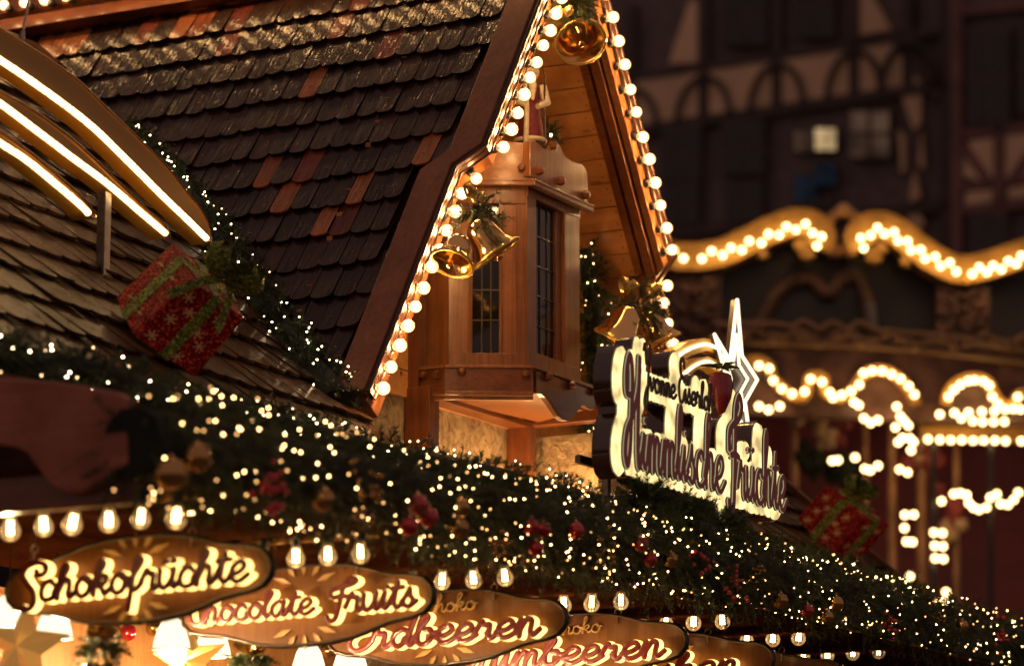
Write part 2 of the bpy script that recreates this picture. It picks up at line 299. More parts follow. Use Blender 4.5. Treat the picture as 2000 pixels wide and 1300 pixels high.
# ------------------------------------------------------------------ script lettering (pen strokes)
G = {
 'c': ([[(.68,.8),(.5,1),(.2,.84),(.08,.44),(.22,.06),(.52,.0),(.78,.12),(1.0,.34)]], .9),
 'h': ([[(-.12,.3),(.22,1.1),(.44,1.75),(.33,2.05),(.16,1.75),(.12,.9),(.1,0)], [(.11,.35),(.35,.88),(.58,.95),(.68,.62),(.66,.18),(.8,.02),(1.06,.32)]], 1.0),
 'o': ([[(.5,1),(.17,.82),(.08,.42),(.3,.02),(.64,.1),(.8,.5),(.68,.88),(.48,1)], [(.5,.99),(.62,.72),(1.02,.72)]], .93),
 'k': ([[(-.12,.3),(.22,1.1),(.44,1.75),(.33,2.05),(.16,1.75),(.12,.9),(.1,0)], [(.12,.4),(.42,.95),(.7,.9),(.62,.6),(.28,.48)], [(.28,.48),(.52,.3),(.7,.02),(1.0,.32)]], .95),
 'f': ([[(-.1,.3),(.3,.95),(.56,1.7),(.44,2.05),(.27,1.75),(.23,.8),(.2,-.3),(.17,-.95)], [(.21,.08),(.45,.1),(.72,.4)]], .68),
 'r': ([[(-.05,.3),(.2,.98),(.27,1.08)], [(.27,1.08),(.36,.84),(.6,.84),(.62,.5),(.62,.16),(.76,.02),(1.0,.32)]], .93),
 'u': ([[(.02,.95),(.05,.35),(.25,.02),(.52,.18),(.72,.62),(.74,.98)], [(.74,.98),(.72,.3),(.84,.03),(1.1,.32)]], 1.03),
 't': ([[(-.02,.3),(.22,.9),(.38,1.65)], [(.38,1.65),(.3,.8),(.3,.25),(.5,.02),(.8,.32)], [(.05,1.18),(.7,1.24)]], .74),
 'e': ([[(.0,.34),(.45,.46),(.7,.76),(.5,1.02),(.18,.82),(.08,.42),(.25,.05),(.55,.02),(.95,.32)]], .87),
 'a': ([[(.75,.82),(.45,1),(.12,.72),(.1,.28),(.35,0),(.66,.32),(.8,.98)], [(.8,.98),(.76,.3),(.88,.03),(1.12,.32)]], 1.05),
 'd': ([[(.75,.82),(.45,1),(.12,.72),(.1,.28),(.35,0),(.66,.32),(.82,1.0),(.95,1.95)], [(.95,1.95),(.82,.7),(.8,.2),(.92,.03),(1.14,.32)]], 1.08),
 'b': ([[(-.08,.3),(.28,1.2),(.44,1.8),(.3,2.02),(.15,1.6),(.1,.6),(.2,.1),(.5,.02),(.76,.4),(.64,.86),(.42,.86)], [(.68,.72),(.8,.62),(1.02,.66)]], .94),
 'l': ([[(-.08,.3),(.26,1.2),(.42,1.8),(.3,2.02),(.15,1.6),(.12,.5),(.25,.03),(.55,.32)]], .5),
 'i': ([[(-.02,.3),(.2,.97)], [(.2,.97),(.17,.3),(.3,.03),(.55,.32)], [(.28,1.36),(.3,1.38)]], .5),
 'n': ([[(-.02,.3),(.14,.9),(.2,.9),(.18,0)], [(.18,.38),(.42,.95),(.64,.86),(.64,.22),(.78,.02),(1.04,.32)]], .98),
 'm': ([[(-.02,.3),(.14,.9),(.2,.9),(.18,0)], [(.18,.38),(.4,.95),(.58,.86),(.58,0)], [(.58,.38),(.8,.95),(1.0,.86),(1.0,.22),(1.14,.02),(1.4,.32)]], 1.35),
 's': ([[(-.05,.3),(.22,.7),(.36,1.08)], [(.36,1.08),(.42,.7),(.6,.36),(.45,.02),(.12,.12)], [(.5,.05),(.82,.32)]], .76),
 'v': ([[(0,.85),(.14,.95),(.24,.35),(.4,.02),(.66,.5),(.7,.97)], [(.7,.95),(.98,.8)]], .9),
 'S': ([[(.86,1.52),(1.0,1.22),(1.32,1.36),(1.32,1.8),(.86,2.06),(.32,1.86),(.14,1.36),(.42,.86),(.82,.42),(.92,-.06),(.66,-.36),(.36,-.24)]], 1.18),
 'C': ([[(.98,1.5),(1.0,1.92),(.6,2.02),(.2,1.5),(.05,.7),(.25,.1),(.72,-.05),(1.25,.3)]], 1.02),
 'F': ([[(.66,1.7),(.62,1.0),(.55,.3),(.4,-.32),(.1,-.42),(-.06,-.16)], [(-.02,1.05),(.02,1.45),(.45,1.66),(1.1,1.85),(1.36,2.12),(1.1,2.36),(.76,2.1),(.66,1.7)], [(.2,.92),(.62,.98),(1.0,.92)]], .98),
 'E': ([[(1.0,1.5),(.75,1.9),(.32,1.7),(.36,1.24),(.78,1.08)], [(.78,1.08),(.22,.9),(.06,.4),(.35,-.05),(.8,.08),(1.1,.5)]], 1.02),
 'H': ([[(.22,1.3),(-.02,1.35),(-.04,1.75),(.26,2.05),(.46,1.7),(.4,1.0),(.3,.35),(.08,-.02),(-.14,.2),(.02,.62),(.5,.95),(.95,1.4),(1.1,1.85)], [(1.1,2.05),(1.0,1.2),(.95,.35),(1.08,0),(1.34,.32)]], 1.28),
 'T': ([[(0,1.5),(.1,1.9),(.5,1.8),(1.15,2.0)], [(.66,1.85),(.58,.8),(.45,.1),(.12,-.02)]], .85),
 'Y': ([[(0,1.65),(.2,1.95),(.36,1.5),(.46,1.1),(.76,1.25),(.98,1.95)], [(.98,1.95),(.84,.8),(.68,-.4),(.36,-.85),(.14,-.5),(.5,.0),(1.0,.34)]], 1.0),
 ' ': ([], .55)}
G['ü'] = (G['u'][0] + [[(.2,1.48),(.32,1.52)], [(.6,1.5),(.72,1.54)]], G['u'][1])
def crom(p, k=6):
    if len(p) == 2: return [p[0], p[1]]
    q = [tuple(2 * a - b for a, b in zip(p[0], p[1]))] + list(p) + [tuple(2 * a - b for a, b in zip(p[-1], p[-2]))]; r = []
    for i in range(1, len(q) - 2):
        for j in range(k):
            t = j / k; a, b, c, d = q[i - 1], q[i], q[i + 1], q[i + 2]
            r.append(tuple(.5 * (2 * b[e] + (c[e] - a[e]) * t + (2 * a[e] - 5 * b[e] + 4 * c[e] - d[e]) * t * t + (3 * b[e] - a[e] - 3 * c[e] + d[e]) * t ** 3) for e in range(len(b))))
    r.append(tuple(p[-1])); return r
def text_strokes(txt, x0, z0, h, xs=1.0, shear=.12, tall={}, asc=1.0):
    res = []; x = x0
    for i, ch in enumerate(txt):
        st, adv = G[ch]; k = tall.get(i, 1.0)
        for s_ in st: res.append([(x + (a + shear * b) * h * xs, z0 + (b if b < 1 else 1 + (b - 1) * asc) * h * k) for a, b in crom(s_)])
        x += adv * h * xs
    return res, x
def ribbon(mb, pts, w, d0, d1, fr, m=0, crown=.15):
    o, ex, ez, en = fr                        # origin, right, up, front normal; d0 back and d1 front depth
    pts = [Vector((a, b)) for a, b in pts]
    q = [pts[0]]
    for p in pts[1:]:
        if (p - q[-1]).length > w * .12: q.append(p)
    if len(q) < 2: q.append(q[0] + Vector((w * .15, w * .1)))
    t0 = (q[0] - q[1]).normalized(); t1 = (q[-1] - q[-2]).normalized()
    sam = [(q[0] + t0 * w * c, math.sqrt(max(0, 1 - c * c))) for c in (.99, .86, .5)] + [(p, 1) for p in q] + [(q[-1] + t1 * w * c, math.sqrt(max(0, 1 - c * c))) for c in (.5, .86, .99)]
    vs = []; n = len(sam)
    for i, (p, k) in enumerate(sam):
        tg = (sam[min(i + 1, n - 1)][0] - sam[max(i - 1, 0)][0]).normalized(); nr = Vector((-tg.y, tg.x))
        for off, d in ((-1, d0), (-1, d1 - (d1 - d0) * .04), (-.6, d1), (0, d1 + w * crown), (.6, d1), (1, d1 - (d1 - d0) * .04), (1, d0)):
            a = p + nr * (off * w * k); vs.append(o + ex * a.x + ez * a.y + en * d)
    mb.add(vs, [(i * 7 + k, i * 7 + k + 1, (i + 1) * 7 + k + 1, (i + 1) * 7 + k) for i in range(n - 1) for k in range(6)], m)

# ------------------------------------------------------------------ fir greenery
def needles(sprigs, seed, nn=34, ln=.026, wd=.0016):
    """sprigs: list of (base, direction, length). Returns vertex and tint arrays of needle triangles and stems."""
    rg = np.random.default_rng(seed); V = []; T = []
    for b, d, L in sprigs:
        b = np.array(b); d = np.array(d); d = d / np.linalg.norm(d); a = np.cross(d, [.3, .2, .93]); a /= np.linalg.norm(a) + 1e-9; c = np.cross(d, a)
        s = rg.uniform(.08, 1.0, nn); ph = rg.uniform(0, 2 * np.pi, nn); rad = a[None] * np.cos(ph)[:, None] + c[None] * np.sin(ph)[:, None]
        bend = np.array([0, 0, -1.0]) * (.25 * L)
        p0 = b[None] + d[None] * (s * L)[:, None] + bend[None] * (s ** 2)[:, None]
        fd = d[None] * .75 + rad * .85; fd /= np.linalg.norm(fd, axis=1)[:, None]
        l = ln * rg.uniform(.7, 1.15, nn) * (1 - .35 * s); tip = p0 + fd * l[:, None]
        sd = np.cross(fd, rg.normal(size=(nn, 3))); sd /= np.linalg.norm(sd, axis=1)[:, None] + 1e-9; sd *= wd
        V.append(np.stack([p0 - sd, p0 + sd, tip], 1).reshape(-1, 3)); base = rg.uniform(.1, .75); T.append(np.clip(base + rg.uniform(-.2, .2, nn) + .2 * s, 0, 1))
        st = np.stack([b - a * .0022, b + a * .0022, b + d * L * .8 + bend * .64], 0); V.append(st); T.append(np.array([.05]))
    return np.concatenate(V), np.concatenate(T)
def needle_part(sprigs, name, parent, seed, **kw):
    V, T = needles(sprigs, seed, **kw); V = V - np.array(ORG[parent.name]); n = len(V)
    me = bpy.data.meshes.new(name); me.vertices.add(n); me.vertices.foreach_set('co', V.astype(np.float32).ravel())
    me.loops.add(n); me.loops.foreach_set('vertex_index', np.arange(n, dtype=np.int32)); me.polygons.add(n // 3)
    me.polygons.foreach_set('loop_start', np.arange(0, n, 3, dtype=np.int32)); me.polygons.foreach_set('loop_total', np.full(n // 3, 3, dtype=np.int32))
    me.update(calc_edges=True); at = me.attributes.new('tint', 'FLOAT', 'FACE'); at.data.foreach_set('value', T.astype(np.float32)); me.materials.append(M['needle'])
    o = bpy.data.objects.new(name, me); COL.objects.link(o); o.parent = parent; ORG[o.name] = ORG[parent.name]; return o
def dot_mesh(name, r, m, sub=1):
    b = MB(); b.lathe([(r * .02, -r * 1.3), (r * .8, -r * .7), (r, 0), (r * .8, r * .7), (r * .02, r * 1.3)], (0, 0, 0), Z, 6); return b.mesh(name, [m], smooth=True)
FAIRY = {k: dot_mesh('fairy_light', r, M[k]) for k, r in (('fairy', .0026), ('fairyw', .0033), ('fairybig', .0055), ('fairyd', .0026), ('fairywd', .003), ('fairybigd', .005))}
def resample(pts, rad, step):
    out = []; P0 = crom([tuple(p) + (r,) for p, r in zip(pts, rad)], 12); acc = 0; last = Vector(P0[0][:3]); out.append((last, P0[0][3]))
    for q in P0[1:]:
        v = Vector(q[:3]); acc += (v - last).length; last = v
        if acc >= step: out.append((v, q[3])); acc = 0
    return out
def garland(label, pts, rad, per_m, lights_m, seed, lit='fairy', face=None, flat=1.0, ln=.026, nn=34, spl=(.07, .13), group=None):
    rg = random.Random(seed); path = resample(pts, rad, .04)
    t = thing('garland', label, 'garland', path[0][0], group)
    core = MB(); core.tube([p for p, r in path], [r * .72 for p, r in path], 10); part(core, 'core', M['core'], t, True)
    sp = []; tot = len(path) * .04; cdir = []
    def ringpt(i, face_bias=0.0):
        p, r = path[i]; tg = (path[min(i + 1, len(path) - 1)][0] - path[max(i - 1, 0)][0]).normalized()
        a = tg.orthogonal().normalized(); b = tg.cross(a); q = rg.uniform(0, 2 * math.pi); rd = a * math.cos(q) + b * math.sin(q); return p, r, tg, rd
    view = -ray(1000, 650).normalized()
    while len(sp) < per_m * tot:
        p, r, tg, rd = ringpt(rg.randrange(len(path)))
        if rd.dot(view) < -.45: continue
        d = rd * rg.uniform(.35, 1) + tg * rg.uniform(-.9, .9) + Vector((0, 0, rg.uniform(-.6, .35)))
        sp.append((p + rd * r * rg.uniform(.45, .85), d.normalized(), rg.uniform(*spl)))
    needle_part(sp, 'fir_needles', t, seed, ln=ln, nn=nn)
    n = int(lights_m * tot); L = []
    while len(L) < n:
        p, r, tg, rd = ringpt(rg.randrange(len(path)))
        if rd.dot(view) < -.05: continue
        L.append(p + rd * r * rg.uniform(.98, 1.3) + tg * rg.uniform(-.03, .03))
    L.sort(key=lambda q: (q - CAM).length)
    for q in L[:100]: inst(FAIRY[lit + ('d' if rg.random() < .35 else '')], 'fairy_light', t, q, Quaternion((rg.random(), rg.random(), rg.random(), rg.random())).normalized())
    if L[100:]:
        mb = MB(); r0 = {'fairy': .0026, 'fairyw': .0033, 'fairybig': .0055}[lit]
        for q in L[100:]: mb.ball(q, r0, 6, 4, 1 if rg.random() < .35 else 0)
        o = part(mb, 'fairy_lights', [M[lit], M[lit + 'd']], t); o['kind'] = 'stuff'
    return t
def sprig_bunch(parent, c, r, n, seed, down=0.0, ln=.026, lg=(.06, .12), squash=(1, 1, 1)):
    rg = random.Random(seed); sp = []
    for i in range(n):
        d = Vector((rg.gauss(0, 1) * squash[0], rg.gauss(0, 1) * squash[1], rg.gauss(0, 1) * squash[2] - down)).normalized()
        sp.append((Vector(c) + d * r * rg.uniform(.05, .6), d, rg.uniform(*lg)))
    return needle_part(sp, 'fir_sprigs', parent, seed, ln=ln, nn=44)

# ------------------------------------------------------------------ bulbs
def bulb_kit(kind, dim=False):
    s_, b, f = MB(), MB(), MB()          # axis +Z points out of the socket
    if kind == 'globe':
        R = .0245
        s_.lathe([(.001, -.03), (.017, -.03), (.018, -.002), (.015, .004), (.012, .006)], (0, 0, 0), Z, 14)
        b.lathe([(.011, .004), (.013, .010)] + [(R * math.sin(a), .032 - R * math.cos(a)) for a in [math.radians(d) for d in (38, 55, 72, 90, 108, 126, 144, 162, 179)]], (0, 0, 0), Z, 18)
        f.lathe([(.0005, .019), (.0098, .0245), (.0138, .032), (.0098, .041), (.0005, .045)], (0, 0, 0), Z, 8)
        return s_.mesh('socket', [M['black']], smooth=True), b.mesh('bulb', [M['shell']], smooth=True), f.mesh('filament', [M['fil3' if dim else 'fil']], smooth=True)
    s_.lathe([(.001, -.036), (.018, -.036), (.019, -.006), (.015, .0), (.014, .012)], (0, 0, 0), Z, 14)
    R = .029
    b.lathe([(.0135, .0), (.0145, .014), (.019, .028)] + [(R * math.sin(a), .052 - R * math.cos(a)) for a in [math.radians(d) for d in (56, 72, 90, 108, 126, 144, 162, 179)]], (0, 0, 0), Z, 18)
    for k in range(4):
        a = k * math.pi / 2 + .4; p = Vector((.0065 * math.cos(a), .0065 * math.sin(a), 0)); f.tube([p + Z * .022, p * 1.2 + Z * .062], .0026, 6)
    return s_.mesh('socket', [M['black']], smooth=True), b.mesh('bulb', [M['shell2']], smooth=True), f.mesh('filament', [M['fil2']], smooth=True)
KIT = {'globe': bulb_kit('globe'), 'clear': bulb_kit('clear'), 'eave': bulb_kit('globe', True)}
def put_bulb(parent, pos, axis, kind='globe', sc=1.0):
    q = Z.rotation_difference((Vector(axis).normalized() + Vector((random.gauss(0, .07), random.gauss(0, .07), random.gauss(0, .07)))).normalized()); sc = sc * random.uniform(.94, 1.06); so, bu, fi = KIT[kind]
    o = inst(bu, 'bulb', parent, pos, q, sc); sub(so, 'socket', o); sub(fi, 'filament', o); return o

# ------------------------------------------------------------------ shingled roofs
def shingles(mb, orig, across, down, nrm, a_rng, rows, expo, width, rnd, tint, keep=None, thick=.009, lift=.02, pegs=True):
    """rows of round-ended shingles; across and down are unit vectors in the roof plane, nrm points out."""
    for r in range(*rows):
        a = a_rng[0] - rnd.random() * width
        while a < a_rng[1]:
            w = width * rnd.uniform(.86, 1.12); L = expo * 1.42; y1 = r * expo + rnd.uniform(-.006, .006); c = orig + across * (a + w / 2) + down * y1
            if keep is None or keep(c):
                hw = w / 2 - rnd.uniform(.0012, .003); k = hw * rnd.uniform(.42, .62)
                pl = [(-hw, -L), (hw, -L), (hw, -k), (hw * .88, -k * .52), (hw * .62, -k * .2), (hw * .3, -k * .03), (-hw * .3, -k * .03), (-hw * .62, -k * .2), (-hw * .88, -k * .52), (-hw, -k)]
                tw = rnd.uniform(-.03, .03); lf = lift * rnd.uniform(.8, 1.25); off = (rnd.random() * 9, rnd.random() * 9); top = []; bot = []; uv = []
                for x, y in pl:
                    h = lf * (1 + y / L) + tw * x
                    p = c + across * x + down * y + nrm * (h + thick); top.append(p); bot.append(p - nrm * thick); uv.append((off[0] + x, off[1] + y))
                n = len(pl); tv = tint(rnd, c)
                mb.add(top + bot, [tuple(range(n))] + [(i, n + i, n + (i + 1) % n, (i + 1) % n) for i in range(2, n)], 0, tv, uv + uv)
                if pegs and rnd.random() < .8:
                    q = c + across * rnd.uniform(-.2, .2) * w + down * (-expo * .42) + nrm * (lf * .7 + thick); mb.box(q, across * .0022, down * .0022, nrm * .003, 1)
            a += w
# ------------------------------------------------------------------ setting: ground
rnd = random.Random(11)
mb = MB(); mb.add([(-150, -40, 0), (150, -40, 0), (150, 220, 0), (-150, 220, 0)], [(0, 1, 2, 3)])
g_ = part(mb, 'ground', plain('paving', (.09, .075, .065), .7, noise=.4, nscale=3)); tag(g_, kind='structure')

# ------------------------------------------------------------------ market stall
NG = -6.0; REC = .104
U0, ZA = 11.95, 6.17; SL = math.atan(1.525); cS, sS = math.cos(SL), math.sin(SL)
AP = P(U0, 0, ZA)
DL = U * -cS - Z * sS; NL = U * -sS + Z * cS
DR = U * cS - Z * sS; NR = U * sS + Z * cS
def onL(px, py): return on_plane(px, py, AP, NL)
def sOf(p, D): return (p - AP).dot(D)
def LP(n, s, h=0): return AP + N * n + DL * s + NL * h
def RP(n, s, h=0): return AP + N * n + DR * s + NR * h
ST = thing('market_stall', 'two storey brown timber market stall with shingled gable, bay window and stone base', 'market stall', P(11, -7, 0))

# main roof plane, through the valley beside the gable
TM = math.radians(40.4); DM = N * math.cos(TM) - Z * math.sin(TM); NM = N * math.sin(TM) + Z * math.cos(TM)
VAL = onL(520, 620)
def onM(px, py): return on_plane(px, py, VAL, NM)
EAVE = onM(300, 768); _, NE, ZE = unz(EAVE)
UE = unz(onM(1690, 1095))[0]
def MP(u, s, h=0): return P(u, NE, ZE) + DM * s + NM * h
def tintM(r, c): return min(1, max(0, r.gauss(.45, .22)))
def outside(c): return (c - AP).dot(NL) > -.12 or (c - AP).dot(NR) > -.12
mb = MB(); shingles(mb, P(0, NE, ZE), U, DM, NM, (6.2, UE), (-15, 1), .215, .105, rnd, tintM, outside, thick=.012, lift=.03)
part(mb, 'main_roof', [M['shm'], M['steel']], ST)
UG0, UG1 = U0 - 1.72, U0 + 1.78
mb = MB()
for ua, ub in ((6.2, UG0), (UG1, UE)): mb.prism([MP(ua, -3.4, -.02), MP(ub, -3.4, -.02), MP(ub, .0, -.02), MP(ua, .0, -.02)], NM * -.05)
part(mb, 'roof_deck', M['darkU'], ST)
mb = MB(); mb.bar(MP(6.2, .02, -.03), MP(UG0, .02, -.03), DM * .012, NM * .05); mb.bar(MP(UG1, .02, -.03), MP(UE, .02, -.03), DM * .012, NM * .05); mb.bar(MP(UE + .02, -3.4, 0), MP(UE + .02, .05, 0), U * .02, NM * .06); part(mb, 'eave_board', M['cedarU'], ST, bevel=.003)

# gable roof
sK1 = sOf(onL(935, 295), DL); sK2 = sOf(onL(868, 336), DL); sE = sOf(onL(733, 772), DL)
CAPW = .138
def tintG(r, c):
    q = r.random()
    if q < .87: return r.uniform(0, .6)
    if q < .94: return r.uniform(.66, .84)
    return r.uniform(.85, 1)
def keepL(c):
    s = sOf(c, DL); n = c.dot(N); return n < (NG - CAPW - .006 if s < sK2 + .14 else NG - REC - CAPW - .006) and (c - VAL).dot(NM) > -.35
mb = MB(); shingles(mb, AP, N, DL, NL, (-11.5, NG - .1), (0, 20), .176, .094, rnd, tintG, keepL, lift=.022)
part(mb, 'gable_roof', [M['shg'], M['steel']], ST)
mb = MB(); mb.prism([LP(-11.5, -.02, -.02), LP(NG - .1, -.02, -.02), LP(NG - .1, sK1, -.02), LP(NG - REC - .1, sK2, -.02), LP(NG - REC - .1, sE, -.02), LP(-11.5, sE, -.02)], NL * -.05)
mb.prism([RP(-11.5, -.02, 0), RP(NG - .02, -.02, 0), RP(NG - .02, 1.62, 0), RP(NG - REC - .02, 1.72, 0), RP(NG - REC - .02, sE, 0), RP(-11.5, sE, 0)], NR * -.04)
part(mb, 'gable_deck', M['darkN'], ST)
def verge(pt, D, k1, k2, e):
    """left or right verge board following the step back in the gable edge"""
    cap = MB(); n0 = NG; n1 = NG - REC
    cap.prism([pt(n0, -.15, .04), pt(n0, k1, .04), pt(n1, k2, .04), pt(n1, e, .04), pt(n1 - CAPW, e, .04), pt(n1 - CAPW, k2 + .01, .04), pt(n0 - CAPW, k1 + .01, .04), pt(n0 - CAPW, -.15, .04)], (pt(0, 0, -1) - pt(0, 0, 0)) * .055)
    o = part(cap, 'verge_board', M['rake'], ST, bevel=.004)
    b = MB(); path = lambda h, dn: [pt(n0 + dn, -.15, h), pt(n0 + dn, k1, h), pt(n1 + dn, k2, h), pt(n1 + dn, e, h)]
    for i in range(3):
        p, q = path(.03, .004)[i:i + 2], path(-.022, .004)[i:i + 2]
        b.prism([p[0], p[1], q[1], q[0]], N * .014)
    b.tube(path(.027, .017), .008, 8); b.tube(path(-.020, .017), .006, 8); b.tube(path(.004, .016), .004, 6)
    part(b, 'verge_bead', M['gloss'], ST, True)
    f = MB()
    for i in range(3):
        p, q = path(-.02, 0)[i:i + 2], path(-.082, 0)[i:i + 2]
        f.prism([p[0], p[1], q[1], q[0]], N * -.035)
    f.bar(pt(n1 - .07, e - .1, -.05), pt(n1 - .07, e + .02, -.05), N * .07, (pt(0, 0, 1) - pt(0, 0, 0)) * .05)
    part(f, 'rake_fascia', M['bayZ'], ST, bevel=.003)
verge(LP, DL, sK1, sK2, sE)
kR = sOf(on_plane(1316, 500, P(0, NG, 0), N), DR) - .0; verge(RP, DR, kR, kR + .1, kR + .62)
# inner side of the right rake and the plank soffit of the right slope
mb = MB(); mb.bar(RP(NG - .06, -.1, -.075), RP(NG - .06, kR + .03, -.075), N * .022, NR * .035); mb.bar(RP(NG - .125, -.1, -.055), RP(NG - .125, kR + .02, -.055), N * .02, NR * .03)
mb.bar(RP(NG - REC - .06, kR + .1, -.075), RP(NG - REC - .06, kR + .6, -.075), N * .022, NR * .035)
mb.prism([RP(NG - .03, kR + .0, -.03), RP(NG - .03, kR + .04, -.12), RP(NG - REC - .03, kR + .13, -.12), RP(NG - REC - .03, kR + .09, -.03)], N * -.09)
part(mb, 'rake_inner_board', M['cedarN'], ST, bevel=.004)
mb = MB(); s = .0; i = 0
while s < kR + .75:
    w = .112; n1 = NG - .13 if s < kR else NG - REC - .1
    mb.bar(RP(-6.78, s + w / 2, -.055), RP(n1, s + w / 2, -.055), DR * (w / 2 - .0022), NR * .009, 0, rnd.uniform(.25, .75))
    for k in range(2):
        c = RP(n1 - rnd.uniform(.03, .06), s + w * (.25 + .5 * k), -.0655); mb.box(c, N * .003, DR * .003, NR * .0015, 1)
    s += w
part(mb, 'soffit_planks', [M['pine'], M['black']], ST, bevel=.002)

# gable wall and stone base
NW = -6.56
ZB = unz(onN(1048, 716, -6.06))[2]
wl = onN(700, 850, NW); wc = onN(1021, 830, NW)
mb = MB(); s = ZE - .2
z = ZB - .12; i = 0
while z < ZA - .1:
    hw = (ZA - z - .06) / 1.525; mb.bar(P(U0 - hw, NW + .0, z + .055), P(U0 + hw, NW, z + .055), N * .012, Z * .0535, 0, rnd.uniform(.3, .7)); z += .112
part(mb, 'gable_wall', M['pine'], ST)
zst = unz(onN(833, 778, NW))[2]
def rough(mb, a, b, z0, z1, nrm, nu=60, nv=40, amp=.02, seed=1):
    rg = np.random.default_rng(seed); h = sum(rg.normal(size=(nv + 1, nu + 1)) * k for k in (.35,)); 
    big = rg.normal(size=(nv // 6 + 3, nu // 6 + 3)); vs = []
    for j in range(nv + 1):
        for i in range(nu + 1):
            x, y = i / 6, j / 6; xi, yi = int(x), int(y); fx, fy = x - xi, y - yi
            bb = (big[yi, xi] * (1 - fx) + big[yi, xi + 1] * fx) * (1 - fy) + (big[yi + 1, xi] * (1 - fx) + big[yi + 1, xi + 1] * fx) * fy
            vs.append(a + (b - a) * (i / nu) + Z * (z0 + (z1 - z0) * j / nv) + nrm * (amp * (bb * .7 + h[j, i] * .4)))
    mb.add(vs, [(j * (nu + 1) + i, j * (nu + 1) + i + 1, (j + 1) * (nu + 1) + i + 1, (j + 1) * (nu + 1) + i) for j in range(nv) for i in range(nu)])
WL = Vector((wl.x, wl.y, 0)); WC = Vector((wc.x, wc.y, 0)); WR = WC + N * .37
mb = MB(); rough(mb, WL, WC, ZE - 1.0, zst + .25, N, 70, 50, .012, 3); rough(mb, WC + U * .004, WR + U * .004, ZE - 1.0, ZB - .14, U * -1, 40, 44, .009, 4); rough(mb, WR, WR + U * .9, ZE - 1.0, ZB - .14, N, 40, 44, .009, 5)
part(mb, 'stone_base', M['stone'], ST, True)
def upost(px0, px1, y0, y1, n, d, m='cedarZ', nm='post'):
    a, b = onN(px0, (y0 + y1) / 2, n), onN(px1, (y0 + y1) / 2, n); zt, zb = onN(px0, y0, n).z, onN(px0, y1, n).z
    c = (a + b) / 2; mb = MB(); mb.box(Vector((c.x, c.y, (zt + zb) / 2)), (b - a) / 2 * Vector((1, 1, 0)).length / Vector((1, 1, 0)).length, N * d, Z * ((zt - zb) / 2)); return part(mb, nm, M[m], ST, bevel=.004)
def flatbar(px0, px1, y0, y1, n, d, m, nm):
    a, b = onN(px0, 700, n), onN(px1, 700, n); a.z = b.z = 0; zt, zb = y0, y1; mb = MB(); c = (a + b) / 2; mb.box(Vector((c.x, c.y, (zt + zb) / 2)), (b - a) / 2, N * d, Z * ((zt - zb) / 2)); return part(mb, nm, M[m], ST, bevel=.004)
flatbar(815, 834, ZB - .08, ZE - .8, NW + .06, .06, 'cedarZ', 'post')
flatbar(800, 814, ZB + .5, ZE - .8, NW + .02, .04, 'cedarZ', 'post')
flatbar(1010, 1026, zst - .02, ZE - .8, NW + .05, .05, 'cedarZ', 'post')
mb = MB(); a = onN(833, 774, NW + .05); b = onN(1024, 832, NW + .05); b.z = a.z; mb.bar(a, b, N * .05, Z * .014); part(mb, 'stone_cap', M['cedarU'], ST, bevel=.003)
mb = MB(); a = onN(1024, 815, NW + .05); b = a + N * .42; mb.bar(a + U * .01, b + U * .01, U * .03, Z * .045); part(mb, 'bracket_beam', M['cedarN'], ST, bevel=.004)
mb = MB(); c = WC + N * .03 - U * .012; mb.bar(c + Z * (ZE - .9), c + Z * (ZB - .15), N * .022, U * .006); part(mb, 'corner_strip', M['steel'], ST)

# bay window
p2 = onN(1028, 700, -6.12); p3 = onN(1133, 740, -6.12); p1 = onY(874, 700, p2.y - .012)
uu, nn_, _ = unz(p1); p0 = onU(823, 700, uu)
fl = lambda p: Vector((p.x, p.y, 0)); p0, p1, p2, p3 = map(fl, (p0, p1, p2, p3)); p4 = p3 - N * .30 + U * .17
ZC0 = unz(onN(1036, 346, -6.06))[2]; ZC1 = unz(onN(1036, 276, -6.06))[2]
BAY = MB()
def facet(p, q, z0, z1, strips, mb, rail=.05, th=.018, mats=0):
    e = (q - p); L = e.length; e.normalize(); nr = Vector((e.y, -e.x, 0))
    for t0, t1, out_, tv in strips:
        a = p + e * (L * t0); b = p + e * (L * t1); c = (a + b) / 2 + nr * (out_ - th)
        mb.box(c + Z * ((z0 + z1) / 2), (b - a) / 2, nr * th, Z * ((z1 - z0) / 2), mats, tv)
    return e, nr, L
z0, z1 = ZB - .02, ZC0 + .03
facet(p0, p1, z0, z1, [(0, .16, .0, .3), (.16, .97, -.012, .55), (.97, 1.0, 0, .3)], BAY)
e1, n1_, L1 = facet(p1, p2, z0, z1, [(.01, .28, -.008, .6), (.28, .315, .004, .35), (.655, .69, .006, .5), (.69, .87, -.01, .65), (.87, .995, 0, .3)], BAY)
facet(p1, p2, z0, z0 + .085, [(.012, .994, .006, .4)], BAY); facet(p1, p2, z1 - .12, z1, [(.012, .994, .006, .35)], BAY)
e2, n2_, L2 = facet(p2, p3, z0, z1, [(.0, .17, .004, .35), (.17, .2, -.01, .4), (.6, .70, -.012, .5), (.70, .985, .004, .3)], BAY)
facet(p2, p3, z0, z0 + .1, [(.004, .98, .008, .4)], BAY); facet(p2, p3, z1 - .085, z1, [(.004, .98, .008, .4)], BAY)
facet(p3, p4, z0, z1, [(0.02, 1, 0, .4)], BAY)
bay = part(BAY, 'bay_window', M['bayZ'], ST, bevel=.003)
def subp(mb, name, m, smooth=False, bevel=0): return part(mb, name, m, bay, smooth, bevel)
